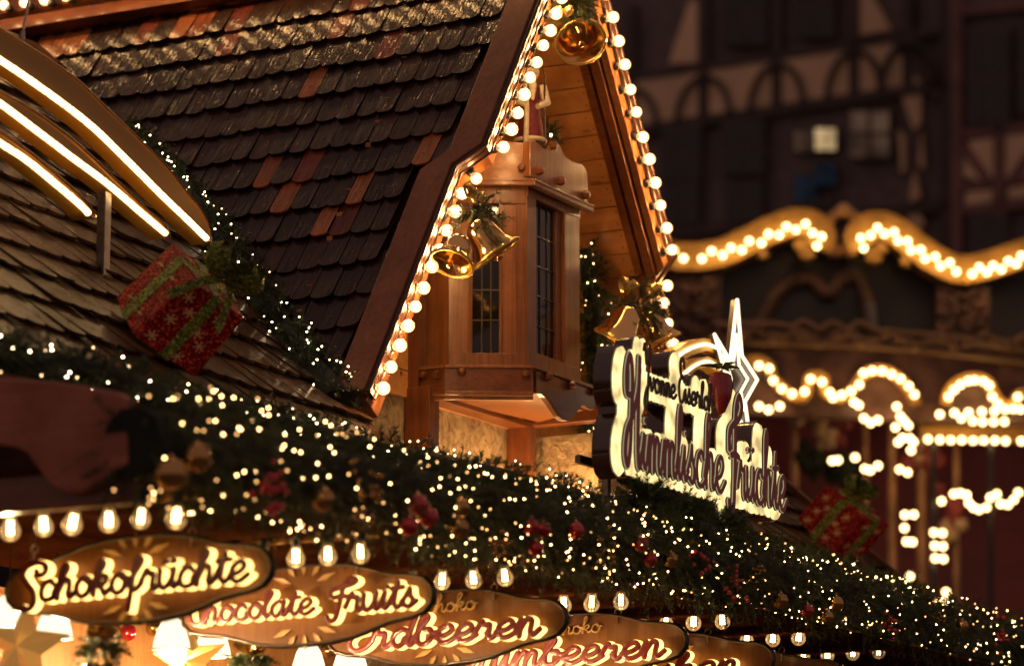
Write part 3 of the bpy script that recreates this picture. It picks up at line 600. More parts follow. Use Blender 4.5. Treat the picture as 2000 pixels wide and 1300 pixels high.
for p, q, nr, a, b in ((p1, p2, n1_, .315, .655), (p2, p3, n2_, .2, .6)):
    mb = MB(); e = q - p; A, B = p + e * a - nr * .03, p + e * b - nr * .03; mb.box((A + B) / 2 + Z * ((z0 + z1) / 2), (B - A) / 2, nr * .003, Z * ((z1 - z0) / 2 - .09)); subp(mb, 'window_pane', M['glass'])
    mb = MB(); A += nr * .006; B += nr * .006
    for k in range(1, 5): zz = z0 + .1 + (z1 - z0 - .2) * k / 5; mb.tube([A + Z * zz, B + Z * zz], .0035, 6)
    for t in (.36, .7): mb.tube([A + (B - A) * t + Z * (z0 + .09), A + (B - A) * t + Z * (z1 - .09)], .003, 6)
    subp(mb, 'window_came', M['lead'], True)
mb = MB(); cen = (p0 + p3) / 2 - N * .1; wallb = [p4, p0 - N * .05]
mb.prism([p + Z * (z0 - .001) for p in (p0, p1, p2, p3, p4)], Z * -.02); subp(mb, 'bay_floor', M['darkN'])
mb = MB(); mb.prism([p + Z * z1 for p in (p0, p1, p2, p3, p4)], Z * .02); subp(mb, 'bay_top', M['darkN'])
def off(d):                              # ledge outline: facets pushed out by d
    def line(p, q): e = (q - p).normalized(); nr = Vector((e.y, -e.x, 0)); return p + nr * d, e
    def X(l1, l2): (a, e), (b, f) = l1, l2; den = e.x * f.y - e.y * f.x; t = ((b.x - a.x) * f.y - (b.y - a.y) * f.x) / den; return a + e * t
    ls = [line(p0, p1), line(p1, p2), line(p2, p3), line(p3, p4)]
    return [ls[0][0], X(ls[0], ls[1]), X(ls[1], ls[2]), X(ls[2], ls[3]), p4 + (ls[3][0] - p3)]
def skirt(d0, d1, za, zb, name, m, bev=.004, upto=4):
    o = off(d0); q = off(d1); mb = MB()
    for i in range(upto):
        mb.prism([o[i] + Z * za, o[i + 1] + Z * za, o[i + 1] + Z * zb, o[i] + Z * zb], (q[i] - o[i]), 0, .35 + .12 * (i % 2))
    return subp(mb, name, m, bevel=bev)
LZ = unz(onN(1048, 768, -6.06))[2]
mb = MB(); o = off(.045); 
for i in (0, 1): e = (o[i + 1] - o[i]).normalized(); nr = Vector((e.y, -e.x, 0)); mb.prism([o[i] + Z * ZB, o[i + 1] + Z * ZB, o[i + 1] + Z * LZ, o[i] + Z * LZ], nr * -.03, 0, .45 + .1 * i)
subp(mb, 'ledge', M['cedarN'], bevel=.003)
mb = MB()
for i in (0, 1, 2): e = (o[i + 1] - o[i]).normalized(); nr = Vector((e.y, -e.x, 0)); mb.bar(o[i] + nr * .004 + Z * ZB, o[i + 1] + nr * .004 + Z * ZB, nr * .008, Z * .007)
for i in (0, 1):
    e = (o[i + 1] - o[i]).normalized(); nr = Vector((e.y, -e.x, 0)); mb.bar(o[i] + nr * .004 + Z * LZ, o[i + 1] + nr * .004 + Z * LZ, nr * .01, Z * .008); mb.bar(o[i] - nr * .012 + Z * (LZ - .018), o[i + 1] - nr * .012 + Z * (LZ - .018), nr * .012, Z * .008)
subp(mb, 'ledge_moulding', M['bayN'], bevel=.002)
mb = MB(); mb.prism([q + Z * (LZ + .012) for q in off(.012)], Z * .012); subp(mb, 'ledge_soffit', M['bayN'])
nf = o[2].dot(N)
ap = [(1048, 714), (1163, 757), (1163, 800), (1150, 797), (1141, 791), (1134, 795), (1126, 808), (1117, 818), (1108, 822), (1100, 820), (1092, 812), (1084, 800), (1076, 788), (1066, 775), (1058, 769), (1048, 768)]
mb = MB(); mb.prism([onN(x, y, nf) for x, y in ap], N * -.03); subp(mb, 'scalloped_apron', M['cedarU'], bevel=.004)
# cornice: plain board on two facets, wavy crest on the front one
oc = off(.05); ncf = oc[2].dot(N); mb = MB()
for i in (0, 1): e = (oc[i + 1] - oc[i]).normalized(); nr = Vector((e.y, -e.x, 0)); mb.prism([oc[i] + Z * ZC0, oc[i + 1] + Z * ZC0, oc[i + 1] + Z * ZC1, (oc[i] + oc[i + 1]) / 2 + Z * (ZC1 + .02), oc[i] + Z * (ZC1 + .012)], nr * -.03, 0, .6)
subp(mb, 'cornice_board', M['bayN'], bevel=.003)
mb = MB()
for i in (0, 1, 2): e = (oc[i + 1] - oc[i]).normalized(); nr = Vector((e.y, -e.x, 0)); mb.bar(oc[i] - nr * .012 + Z * (ZC0 - .012), oc[i + 1] - nr * .012 + Z * (ZC0 - .012), nr * .016, Z * .011); mb.bar(oc[i] + nr * .002 + Z * ZC0, oc[i + 1] + nr * .002 + Z * ZC0, nr * .006, Z * .006)
subp(mb, 'cornice_moulding', M['bayN'], bevel=.002)
cr = [(1036, 344), (1036, 275), (1044, 273), (1052, 280), (1062, 290), (1072, 294), (1080, 288), (1088, 279), (1094, 284), (1100, 298), (1108, 309), (1120, 315), (1134, 319), (1142, 326), (1148, 338), (1149, 397)]
mb = MB(); mb.prism([onN(x, y, ncf) for x, y in cr], N * -.035); subp(mb, 'wavy_crest', M['bayZ'], bevel=.004)
PEG = MB(); PEG.lathe([(.019, 0), (.019, .016), (.012, .028), (.0005, .03)], (0, 0, 0), Z, 6); PEGM = PEG.mesh('peg', [M['cedarZ']])
def peg(px, py, pl):
    p = onN(px, py, pl) if isinstance(pl, float) else on_plane(px, py, pl[0], pl[1]); nr = N if isinstance(pl, float) else pl[1]
    oo = bpy.data.objects.new('peg', PEGM); COL.objects.link(oo); oo.parent = bay; oo.location = p - ORG[bay.name]; oo.rotation_mode = 'QUATERNION'; oo.rotation_quaternion = Z.rotation_difference(nr)
eo = (o[2] - o[1]).normalized(); nro = Vector((eo.y, -eo.x, 0)); er = (o[1] - o[0]).normalized(); nrr = Vector((er.y, -er.x, 0))
for x, y, q in ((829, 733, (o[0], nrr)), (855, 731, (o[0], nrr)), (902, 725, (o[1], nro)), (1026, 731, (o[1], nro)), (1066, 735, nf), (1112, 752, nf), (1157, 764, nf), (1019, 329, (oc[1], nro)), (1050, 334, ncf), (1092, 354, ncf), (1140, 381, ncf), (1076, 284, ncf)): peg(x, y, q)

# upper tier: boards above the gable roof with lamps along their edge
a = onL(20, 78); b = onL(545, -3); sU = (sOf(a, DL) + sOf(b, DL)) / 2
mb = MB(); mb.bar(LP(-11.5, sU - .02, .045), LP(-6.9, sU - .02, .045), DL * .045, NL * .035); part(mb, 'upper_eave_beam', M['cedarN'], ST, bevel=.006)
mb = MB(); mb.bar(LP(-11.5, sU - .15, .05), LP(-6.9, sU - .15, .05), DL * .06, NL * .045); part(mb, 'upper_fascia', M['cedarN'], ST, bevel=.006)
nU = unz(onL(205, 40))[1]; mb = MB(); mb.bar(LP(nU, sU - .13, .105), LP(-6.9, sU - .13, .105), DL * .05, NL * .009); part(mb, 'upper_panel', M['darkN'], ST, bevel=.006)
for k in range(27):
    x = -74 + 41 * k; put_bulb(ST, on_plane(x, 6 - .14 * (x - 8), AP + NL * .16, NL) - NL * .03, NL * .8 + DL * .4, 'eave')

# lamps along the rakes
for x, y in [(1098, -4), (1086, 27), (1075, 58), (1062, 90), (1049, 122), (1036, 152), (1024, 185), (1012, 221), (998, 254), (984, 288)]: put_bulb(ST, onN(x, y, NG + .05) - N * .032, N)
put_bulb(ST, onN(931, 348, NG - .03) - N * .02 + Z * .02, N * .55 - Z * .75 + U * -.1)
for x, y in [(902, 377), (888, 413), (873, 450), (858, 487), (843, 522), (828, 560), (812, 598), (797, 637), (781, 677), (765, 717), (748, 756)]: put_bulb(ST, onN(x, y, NG - REC + .05) - N * .032, N)
for x, y in [(1185, -10), (1197, 35), (1209, 81), (1221, 127), (1232, 174), (1244, 220), (1256, 265), (1268, 311), (1280, 356), (1291, 401), (1303, 446), (1313, 489)]: put_bulb(ST, onN(x, y, NG + .05) - N * .032, N)
for x, y in [(1303, 558), (1297, 590), (1305, 631), (1315, 672)]: put_bulb(ST, onN(x, y, NG - REC + .05) - N * .032, N)

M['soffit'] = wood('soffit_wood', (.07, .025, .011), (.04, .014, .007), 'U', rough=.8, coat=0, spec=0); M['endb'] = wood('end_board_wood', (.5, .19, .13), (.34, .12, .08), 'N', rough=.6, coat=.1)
for k in range(14):
    q = 1120 if False else 0
    c = WC + N * (.10 if k < 9 else .10) + (WL - WC).normalized() * (k * .13 - .1) if k < 10 else WC + N * (.1 + (k - 9) * .09) - U * .1
    put_bulb(ST, Vector((c.x, c.y, ZE + .08)), (N * .2 + Z), 'globe', 1.35)
def cable(pts, n_):
    q = [onN(x, y, n_) for x, y in pts]; p = []
    for a, b in zip(q, q[1:]): p += [a, (a + b) / 2 - Z * random.uniform(.004, .014) + N * random.uniform(-.002, .008)]
    mb = MB(); mb.tube(p + q[-1:], .003, 5); part(mb, 'lamp_cable', M['black'], ST, True)
cable([(1085, -4), (1060, 58), (1034, 122), (1009, 185), (983, 254), (969, 290)], NG + .012); cable([(888, 377), (858, 450), (828, 522), (797, 598), (766, 677), (735, 756)], NG - REC + .012)
cable([(1174, -10), (1197, 81), (1220, 174), (1244, 265), (1268, 356), (1300, 488)], NG + .012)
# canopy: soffit, front board, end board, inner walls
r1 = onN(345, 1008, -5.12); ZS = r1.z + .075
UC0 = unz(onN(252, 850, -5.0))[0]
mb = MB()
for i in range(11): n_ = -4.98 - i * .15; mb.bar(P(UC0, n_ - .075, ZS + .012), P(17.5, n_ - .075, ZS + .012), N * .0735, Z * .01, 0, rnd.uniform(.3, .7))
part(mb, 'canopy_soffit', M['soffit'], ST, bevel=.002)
mb = MB(); mb.bar(P(UC0, -4.96, ZS + .11), P(17.5, -4.96, ZS + .11), N * .02, Z * .08); part(mb, 'canopy_front_board', M['core'], ST, bevel=.004)
mb = MB(); mb.prism([P(UC0, NE + .05, ZE - .1), P(17.5, NE + .05, ZE - .1), P(17.5, -4.95, ZS + .17), P(UC0, -4.95, ZS + .17)], Z * -.02); part(mb, 'canopy_roof', M['bayN'], ST)
eb = [(-60, 722), (0, 738), (110, 745), (225, 764), (246, 776), (252, 800), (249, 905), (226, 918), (205, 930), (185, 945), (160, 958), (135, 962), (112, 955), (92, 938), (72, 912), (52, 884), (30, 873), (0, 868), (-60, 862)]
mb = MB(); mb.prism([onU(x, y, UC0 - .03) for x, y in eb], U * .045); part(mb, 'canopy_end_board', M['endb'], ST, bevel=.006)
mb = MB(); zz = onU(0, 868, UC0).z; mb.bar(P(UC0 + .03, -7, zz - .14), P(UC0 + .03, -5.0, zz - .14), U * .02, Z * .05); part(mb, 'canopy_end_beam', M['cedarN'], ST, bevel=.004)
mb = MB(); mb.bar(P(6.5, -7.0, ZS / 2), P(17.5, -7.0, ZS / 2), N * .02, Z * (ZS / 2)); part(mb, 'inner_wall', M['inner'], ST)
mb = MB(); mb.bar(P(17.4, -7, ZS / 2), P(17.4, -5.3, ZS / 2), U * .02, Z * (ZS / 2)); part(mb, 'end_wall', M['inner'], ST)
mb = MB(); mb.bar(P(6.6, -5.6, .55), P(17.4, -5.6, .55), N * .3, Z * .5); part(mb, 'counter', M['cedarU'], ST, bevel=.01)
for zz in (1.7, 2.15, 2.55): mb = MB(); mb.bar(P(6.6, -6.85, zz), P(17.3, -6.85, zz), N * .12, Z * .012); part(mb, 'shelf', M['inner'], ST, bevel=.003)

# ------------------------------------------------------------------ lamp battens under the canopy
BPOS = [(345, 1008, 8), (703, 1080, 7), (983, 1127, 6), (1213, 1174, 6), (1410, 1210, 5), (1563, 1243, 5), (1716, 1272, 4)]
blab = ['gilt lamp batten of clear bulbs above the first and largest sign', 'gilt lamp batten above the Chocolate Fruits sign', 'gilt lamp batten above the Erdbeeren sign', 'gilt lamp batten over the sign ending in mbeeren', 'gilt lamp batten over the sign ending in uben', 'short gilt lamp batten just right of the uben sign under the garland', 'farthest gilt lamp batten low under the thin end of the garland']
M['batten'] = plain('gilt_batten', (.42, .24, .08), .3, metal=.7, noise=.5, nscale=25)
for (x, y, k), lb in zip(BPOS, blab):
    c = onN(x, y, -5.12); u_, n_, z_ = unz(c); t = thing('lamp_batten', lb, 'string lights', c, 'lamp battens under the canopy')
    mb = MB(); mb.bar(c + Z * .092 + N * .05 + U * .012, c + Z * .092 - N * (.118 * k) + U * .012, U * .02, Z * .007); mb.bar(c + Z * .075 + N * .05 + U * .034, c + Z * .075 - N * (.118 * k) + U * .034, U * .003, Z * .024); part(mb, 'batten', M['batten'], t, bevel=.002)
    for i in range(k): put_bulb(t, c + Z * .048 - N * (.1155 * i), (rnd.uniform(-.08, .08), rnd.uniform(-.08, .08), -1), 'clear')

# ------------------------------------------------------------------ hanging name boards
SR = [(530, 1104), (845, 1158), (1105, 1204), (1340, 1248), (1510, 1284), (1650, 1318)]
u1 = unz(onN(530, 1104, -5.08))[0]; WID = -5.08 - unz(onU(13, 1128, u1))[1]
half = [(1, .0), (.985, .22), (.93, .42), (.84, .52), (.74, .56), (.64, .62), (.52, .76), (.38, .9), (.2, .985), (0, 1.0)]
outl = [(a, -b) for a, b in reversed(half)][0:] + half[1:]
outl = outl + [(-a, b) for a, b in reversed(half[1:-1])] + [(-a, -b) for a, b in half[:-1]]
HH = .128
def name_board(i, lines, label, hgt=HH):
    px, py = SR[i]; r = onN(px, py, -5.08); th = math.radians(1.6)
    ex = (N * math.cos(th) + Z * math.sin(th)); ez = (Z * math.cos(th) - N * math.sin(th)); en = U * -1
    o_ = r - ex * (WID / 2); t = thing('hanging_sign', label, 'sign', o_, 'wooden name boards under the canopy')
    fr = (o_, ex, ez, en); mb = MB(); pl = [o_ + ex * (a * WID / 2) + ez * (b * hgt) for a, b in outl]; mb.prism(pl, U * .022); part(mb, 'board', M['board'], t, bevel=.003)
    mb = MB(); mb.tube([p - U * .001 for p in pl + pl[:1]], .0065, 8, cap=False); mb.tube([p + U * .016 for p in pl + pl[:1]], .0075, 8, cap=False); part(mb, 'board_rim', M['rimdark'], t, True)
    mb = MB()
    for s_ in (1, -1):
        for a, l in ((-70, .075), (-38, .05), (0, .048), (38, .05), (70, .075)):
            if s_ > 0 and i >= 2: continue
            mb = MB()
            q = math.radians(a); dx, dz = math.sin(q) * 1.0, math.cos(q) * s_; b0 = o_ + ex * (dx * .052) + ez * (hgt * s_ * .66 + dz * .012 + (-.014 * s_ if abs(a) > 50 else 0)); dd = (ex * dx * 1.0 + ez * dz * .9).normalized(); sd = dd.cross(en)
            mb.prism([b0 - U * .004, b0 + dd * l * .45 + sd * .009 - U * .006, b0 + dd * l - U * .004, b0 + dd * l * .45 - sd * .009 - U * .006], U * .006); part(mb, 'petal_inlay', M['inlay'], t)
    mb = MB()
    for s_ in (-.78, .42):
        mb = MB()
        tp = o_ + ex * (s_ * WID / 2) + ez * (hgt * .62); mb.tube([tp - U * .004, tp + Z * .03 - U * .006], .003, 6); k = tp + Z * .045
        mb.tube([k + (ex * math.cos(q) + Z * math.sin(q)) * .013 for q in np.linspace(0, 6.28, 13)], .0028, 6); mb.tube([k + Z * .013, Vector((k.x, k.y, max(k.z + .03, ZS)))], .002, 5); part(mb, 'hook', M['steel'], t, True)
    body, cap, edge, thin = MB(), MB(), MB(), MB()
    for txt, x0, zz, h, xs, w, small, tall in lines:
        st, xe = text_strokes(txt, x0, zz, h, xs, .13, tall, 1.0 if small else .72)
        for s_ in st:
            if small: ribbon(thin, s_, w, .0, .012, fr)
            else:
                ribbon(body, s_, w * 1.25, .013, .046, fr); ribbon(edge, s_, w * 1.12, .046, .0505, fr, 0, .02); ribbon(cap, s_, w * .95, .051, .055, fr)
    part(body, 'letter_body', M['glow'], t, True); part(edge, 'letter_edge', M['txtdark'], t, True); part(cap, 'letters', M['txt2'] if i < 2 else M['txtb'], t, True)
    if thin.v: part(thin, 'small_letters', M['inlay'], t, True)
w2 = WID / 2
def fit(txt, xa, xb, z, h, w, small=False, tall={}): return (txt, xa * w2, z, h, (xb - xa) * w2 / text_strokes(txt, 0, 0, h, 1, .13)[1], w, small, tall)
name_board(0, [fit('Schokofrüchte', -.84, .88, -.043, .057, .0075, tall={0: 1.15})], 'large wooden board reading Schokofrüchte in glowing dark script, nearest of the row')
name_board(1, [fit('Chocolate', -.88, .12, -.035, .048, .0064, tall={0: 1.2}), fit('Fruits', .25, .92, -.042, .055, .0076)], 'wooden board reading Chocolate Fruits, second in the row')
name_board(2, [fit('Erdbeeren', -.77, .82, -.058, .058, .009), fit('Schoko', -.25, .27, .055, .03, .0022, True)], 'wooden board with glowing red script Erdbeeren under small Schoko')
name_board(3, [fit('Himbeeren', -.82, .84, -.058, .056, .009), fit('Schoko', -.25, .27, .055, .03, .0022, True)], 'wooden board showing red script mbeeren behind the Erdbeeren board')
name_board(4, [fit('Trauben', -.7, .74, -.06, .058, .009), fit('Schoko', -.25, .27, .05, .03, .0022, True)], 'wooden board showing red script uben, fifth in the row')
name_board(5, [], 'last wooden board, mostly hidden low at the picture edge, no writing seen')

# ------------------------------------------------------------------ big lit sign on the canopy edge
NS = -4.98
s0 = onN(1203, 948, NS); s1 = onN(1537, 1005, NS); LS = (fl(s1) - fl(s0)).length
zb1 = onN(1275, 925, NS).z; zb2 = onN(1480, 985, NS).z
slope = (zb2 - zb1) / (fl(onN(1480, 985, NS)) - fl(onN(1275, 925, NS))).length
ex = (U + Z * slope).normalized(); fr = (Vector((s0.x, s0.y, zb1 - slope * (fl(onN(1275, 925, NS)) - fl(s0)).length)), ex, Z, N)
t = thing('shop_sign', 'big backlit red script sign reading Himmlische Früchte standing on the canopy edge', 'sign', fr[0])
def sx(px): p = onN(px - 9, 900, NS); return (fl(p) - fl(s0)).dot(U)
A, B = sx(1206), sx(1412); C_, D_ = sx(1415), sx(1532)
h = .128
w1 = text_strokes('Himmlische', 0, 0, h, 1, .05)[1]; w2_ = text_strokes('Früchte', 0, 0, h, 1, .05)[1]
st1, _ = text_strokes('Himmlische', A + .06, 0, h, (B - A - .06) / w1, .05, {0: 1.5, 4: 1.05, 8: 1.05}); st2, _ = text_strokes('Früchte', C_ + .03, 0, h, (D_ - C_ - .03) / w2_, .05, {0: 1.28, 4: 1.1})
hy = .05; w3 = text_strokes('Yvonne Eiserloh', 0, 0, hy, 1, .05)[1]; Y0, Y1 = sx(1254), sx(1392); zy = h * 2.06 + .03
st3, _ = text_strokes('Yvonne Eiserloh', Y0 + .02, zy, hy, (Y1 - Y0) / w3, .05, {0: 1.7, 7: 1.7})
case, glow, edge, cream, red, small = (MB() for _ in range(6))
ncap = len(G['H'][0]); capF = len(G['F'][0])
for i_, s_ in enumerate(st1 + st2):
    k_ = 1.35 if (i_ < ncap or len(st1) <= i_ < len(st1) + capF) else 1.0
    ribbon(case, s_, .044, -.085, -.012, fr, 0, .02); ribbon(glow, s_, .036, -.02, -.006, fr, 0, .02)
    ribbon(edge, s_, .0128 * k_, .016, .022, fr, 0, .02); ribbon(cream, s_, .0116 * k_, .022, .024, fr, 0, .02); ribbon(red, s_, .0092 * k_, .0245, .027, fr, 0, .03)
for s_ in st3: ribbon(case, s_, .034, -.085, -.014, fr, 0, .02); ribbon(glow, s_, .026, -.02, -.0075, fr, 0, .02); ribbon(small, s_, .0056, .014, .02, fr)
part(case, 'sign_case', M['case'], t, True); part(glow, 'lit_face', M['glowbig'], t, True); part(edge, 'letter_edge', M['txtdark'], t, True)
part(cream, 'letter_outline', M['txtcreamglow'], t, True); part(red, 'letters', M['txt'], t, True); part(small, 'small_letters', M['txtdark'], t, True)
mb = MB()
for x, zz in ((.25, .02), (.62, .02), (1.0, .02), (1.3, .02)): c = fr[0] + ex * x + Z * zz - N * .16; mb.bar(c - Z * .3, c + Z * .2, U * .012, N * .012)
mb.bar(fr[0] + ex * .02 + Z * .03 - N * .16, fr[0] + ex * (D_ - .05) + Z * .03 - N * .16, N * .01, Z * .015)
mb.bar(onN(1102, 1000, -5.06), onN(1168, 950, -5.06), U * .008, N * .008); part(mb, 'sign_stand', M['steel'], t)
c = onN(1406, 762, NS + .0); mb = MB(); mb.lathe([(.0005, -.1), (.024, -.085), (.044, -.03), (.05, .02), (.04, .06), (.0005, .072)], c, Z * 1 + U * .15, 14); sb = part(mb, 'strawberry', plain('strawberry', (.32, .02, .02), .3, coat=.6, noise=.4, nscale=120), t, True)
mb = MB()
for k in range(7):
    q = k * .9; d = (U * math.cos(q) + N * math.sin(q) * .6 + Z * .25).normalized(); b0 = c + Z * .085 + U * .012; sd = d.cross(Z).normalized() * .014; mb.prism([b0, b0 + d * .04 + sd, b0 + d * .085 - Z * .02, b0 + d * .04 - sd], Z * .004)
part(mb, 'leaf_crown', plain('leaf', (.12, .16, .02), .4), t)
fb = thing('floodlight', 'small black box floodlight below the lit sign in the greenery', 'floodlight', onN(1365, 1030, -4.95)); c = onN(1365, 1030, -4.93)
mb = MB(); mb.box(c, U * .075, N * .035, Z * .035); part(mb, 'housing', M['black'], fb, bevel=.008)
mb = MB()
for k in range(8): mb.box(c + U * (-.06 + k * .017) - N * .04, U * .002, N * .012, Z * .03)
part(mb, 'cooling_fins', M['black'], fb); mb = MB(); mb.bar(c - Z * .035, c - Z * .12, U * .01, N * .01); part(mb, 'bracket', M['steel'], fb)
# ------------------------------------------------------------------ lit comet ornaments
pb = onM(207, 562); NC = unz(pb)[1] + .0
def comet_tail(mbf, mbs, led, poly, ledpx, n, dep):
    pl = [onN(x, y, n) for x, y in crom(poly, 5)]
    mbf.add(pl, [tuple(range(len(pl)))]); k = len(pl)
    mbs.add(pl + [p - N * dep for p in pl], [(i, k + i, k + (i + 1) % k, (i + 1) % k) for i in range(k)])
    led.tube([onN(x, y, n + .008) for x, y in crom(ledpx, 6)], .0115, 8)
t = thing('comet_ornament', 'golden comet tail with three glowing white light strips above the gift box', 'ornament', pb)
TA = [(-60, 26), (0, 55), (45, 84), (105, 122), (157, 161), (210, 213), (252, 252), (297, 297), (332, 332), (367, 378), (395, 413), (410, 448), (412, 474), (403, 466), (360, 423), (315, 380), (245, 310), (175, 243), (88, 177), (0, 117), (-60, 80)]
TB = [(-60, 140), (0, 178), (60, 212), (130, 262), (180, 306), (240, 364), (290, 412), (322, 440), (332, 464), (322, 454), (280, 419), (210, 359), (140, 307), (70, 254), (0, 202), (-60, 162)]
TC = [(-60, 220), (0, 256), (60, 298), (110, 340), (160, 384), (182, 412), (184, 426), (172, 417), (158, 401), (105, 356), (52, 313), (0, 279), (-60, 240)]
mbf, mbs, led = MB(), MB(), MB()
comet_tail(mbf, mbs, led, TA, [(-60, 80), (0, 117), (88, 177), (175, 243), (245, 310), (315, 380), (360, 423), (404, 466)], NC, .085)
comet_tail(mbf, mbs, led, TB, [(-60, 162), (0, 202), (70, 254), (140, 307), (210, 359), (280, 419), (324, 456)], NC - .002, .085)
comet_tail(mbf, mbs, led, TC, [(-60, 240), (0, 279), (52, 313), (105, 356), (158, 401), (173, 417)], NC - .004, .085)
part(mbf, 'tail_face', M['goldface'], t); part(mbs, 'tail_side', M['goldb'], t, True); part(led, 'light_strip', M['led'], t, True)
mb = MB()
for poly in (TA, TB, TC): q = crom(poly, 5); mb.tube([onN(x, y, NC + .002) for x, y in q + q[:1]], .0045, 6, cap=False)
part(mb, 'tail_edge', M['gold'], t, True)
mb = MB(); top = onN(204, 392, NC - .04); bot = Vector((top.x, top.y, pb.z - .02)); mb.bar(top + Z * .03, bot, N * .018, U * .018); mb.box(bot + N * .01, N * .05, U * .05, NM * .008)
part(mb, 'post', M['steel'], t, bevel=.002)
mb = MB(); cr_ = bot + Z * .03
for k in range(5):
    pts = [cr_ + N * (.02 + .03 * math.cos(a + k)) + U * (.05 * math.sin(a * 1.1 + k * .8)) + Z * (.015 * math.sin(2 * a + k) + .005 * k) for a in np.linspace(0, 5.5, 14)]; mb.tube(pts, .004, 6)
part(mb, 'cable_coil', plain('cable', (.2, .13, .06), .4), t, True)
mb = MB(); a = onN(44, 68, NC - .02); b = onN(62, -30, NC - .3); mb.tube([a, b], .004, 6); mb.tube([a - Z * .03, a + Z * .012], .009, 8); part(mb, 'stay_wire', M['steel'], t, True)

NC2 = -5.75
pb2 = onN(1430, 900, NC2)
t = thing('star_ornament', 'glowing outline star with a short gold tail behind the big red sign', 'ornament', pb2)
star = [(1440, 584), (1449, 694), (1479, 741), (1455, 784), (1464, 850), (1432, 800), (1408, 812), (1421, 742), (1395, 652), (1426, 704)]
cx_, cy_ = 1437, 738
mb = MB()
for k, sc_ in ((0, 1), (1, .56)):
    q = [onN(cx_ + (x - cx_) * sc_, cy_ + (y - cy_) * sc_, NC2 + .012) for x, y in star]
    for i in range(len(q)): mb.tube([q[i], q[(i + 1) % len(q)]], .0075 if k == 0 else .006, 7)
part(mb, 'light_strip', M['led2'], t, True)
mb = MB(); pl = [onN(x, y, NC2) for x, y in star]; cc = onN(cx_, cy_, NC2); k = len(pl)
mb.add([cc] + pl + [p - N * .03 for p in pl] , [(0, 1 + i, 1 + (i + 1) % k) for i in range(k)] + [(1 + i, 1 + k + i, 1 + k + (i + 1) % k, 1 + (i + 1) % k) for i in range(k)]); part(mb, 'star_plate', M['gloss'], t)
mb = MB(); mb.tube([onN(x, y, NC2 - .01) for x, y in crom([(1290, 745), (1318, 702), (1345, 682), (1378, 672), (1402, 680)])], .008, 8); mb.tube([onN(x, y, NC2 - .02) for x, y in crom([(1330, 735), (1360, 712), (1385, 706), (1408, 720)])], .007, 8); part(mb, 'tail_strip', M['led2'], t, True)
mb = MB()
for lo, hi in (([(1290, 755), (1320, 716), (1350, 694), (1380, 684), (1404, 690)], [(1400, 664), (1376, 660), (1342, 668), (1312, 690), (1285, 730)]), ([(1330, 748), (1360, 722), (1385, 715), (1408, 730)], [(1406, 706), (1384, 696), (1356, 702), (1326, 724)])): mb.prism([onN(x, y, NC2 - .025) for x, y in lo + hi], N * -.06)
part(mb, 'tail_plate', M['goldb'], t); mb = MB(); mb.bar(cc - N * .05, Vector((cc.x, cc.y, ZS + .3)) - N * .05, U * .014, N * .014); part(mb, 'post', M['steel'], t)

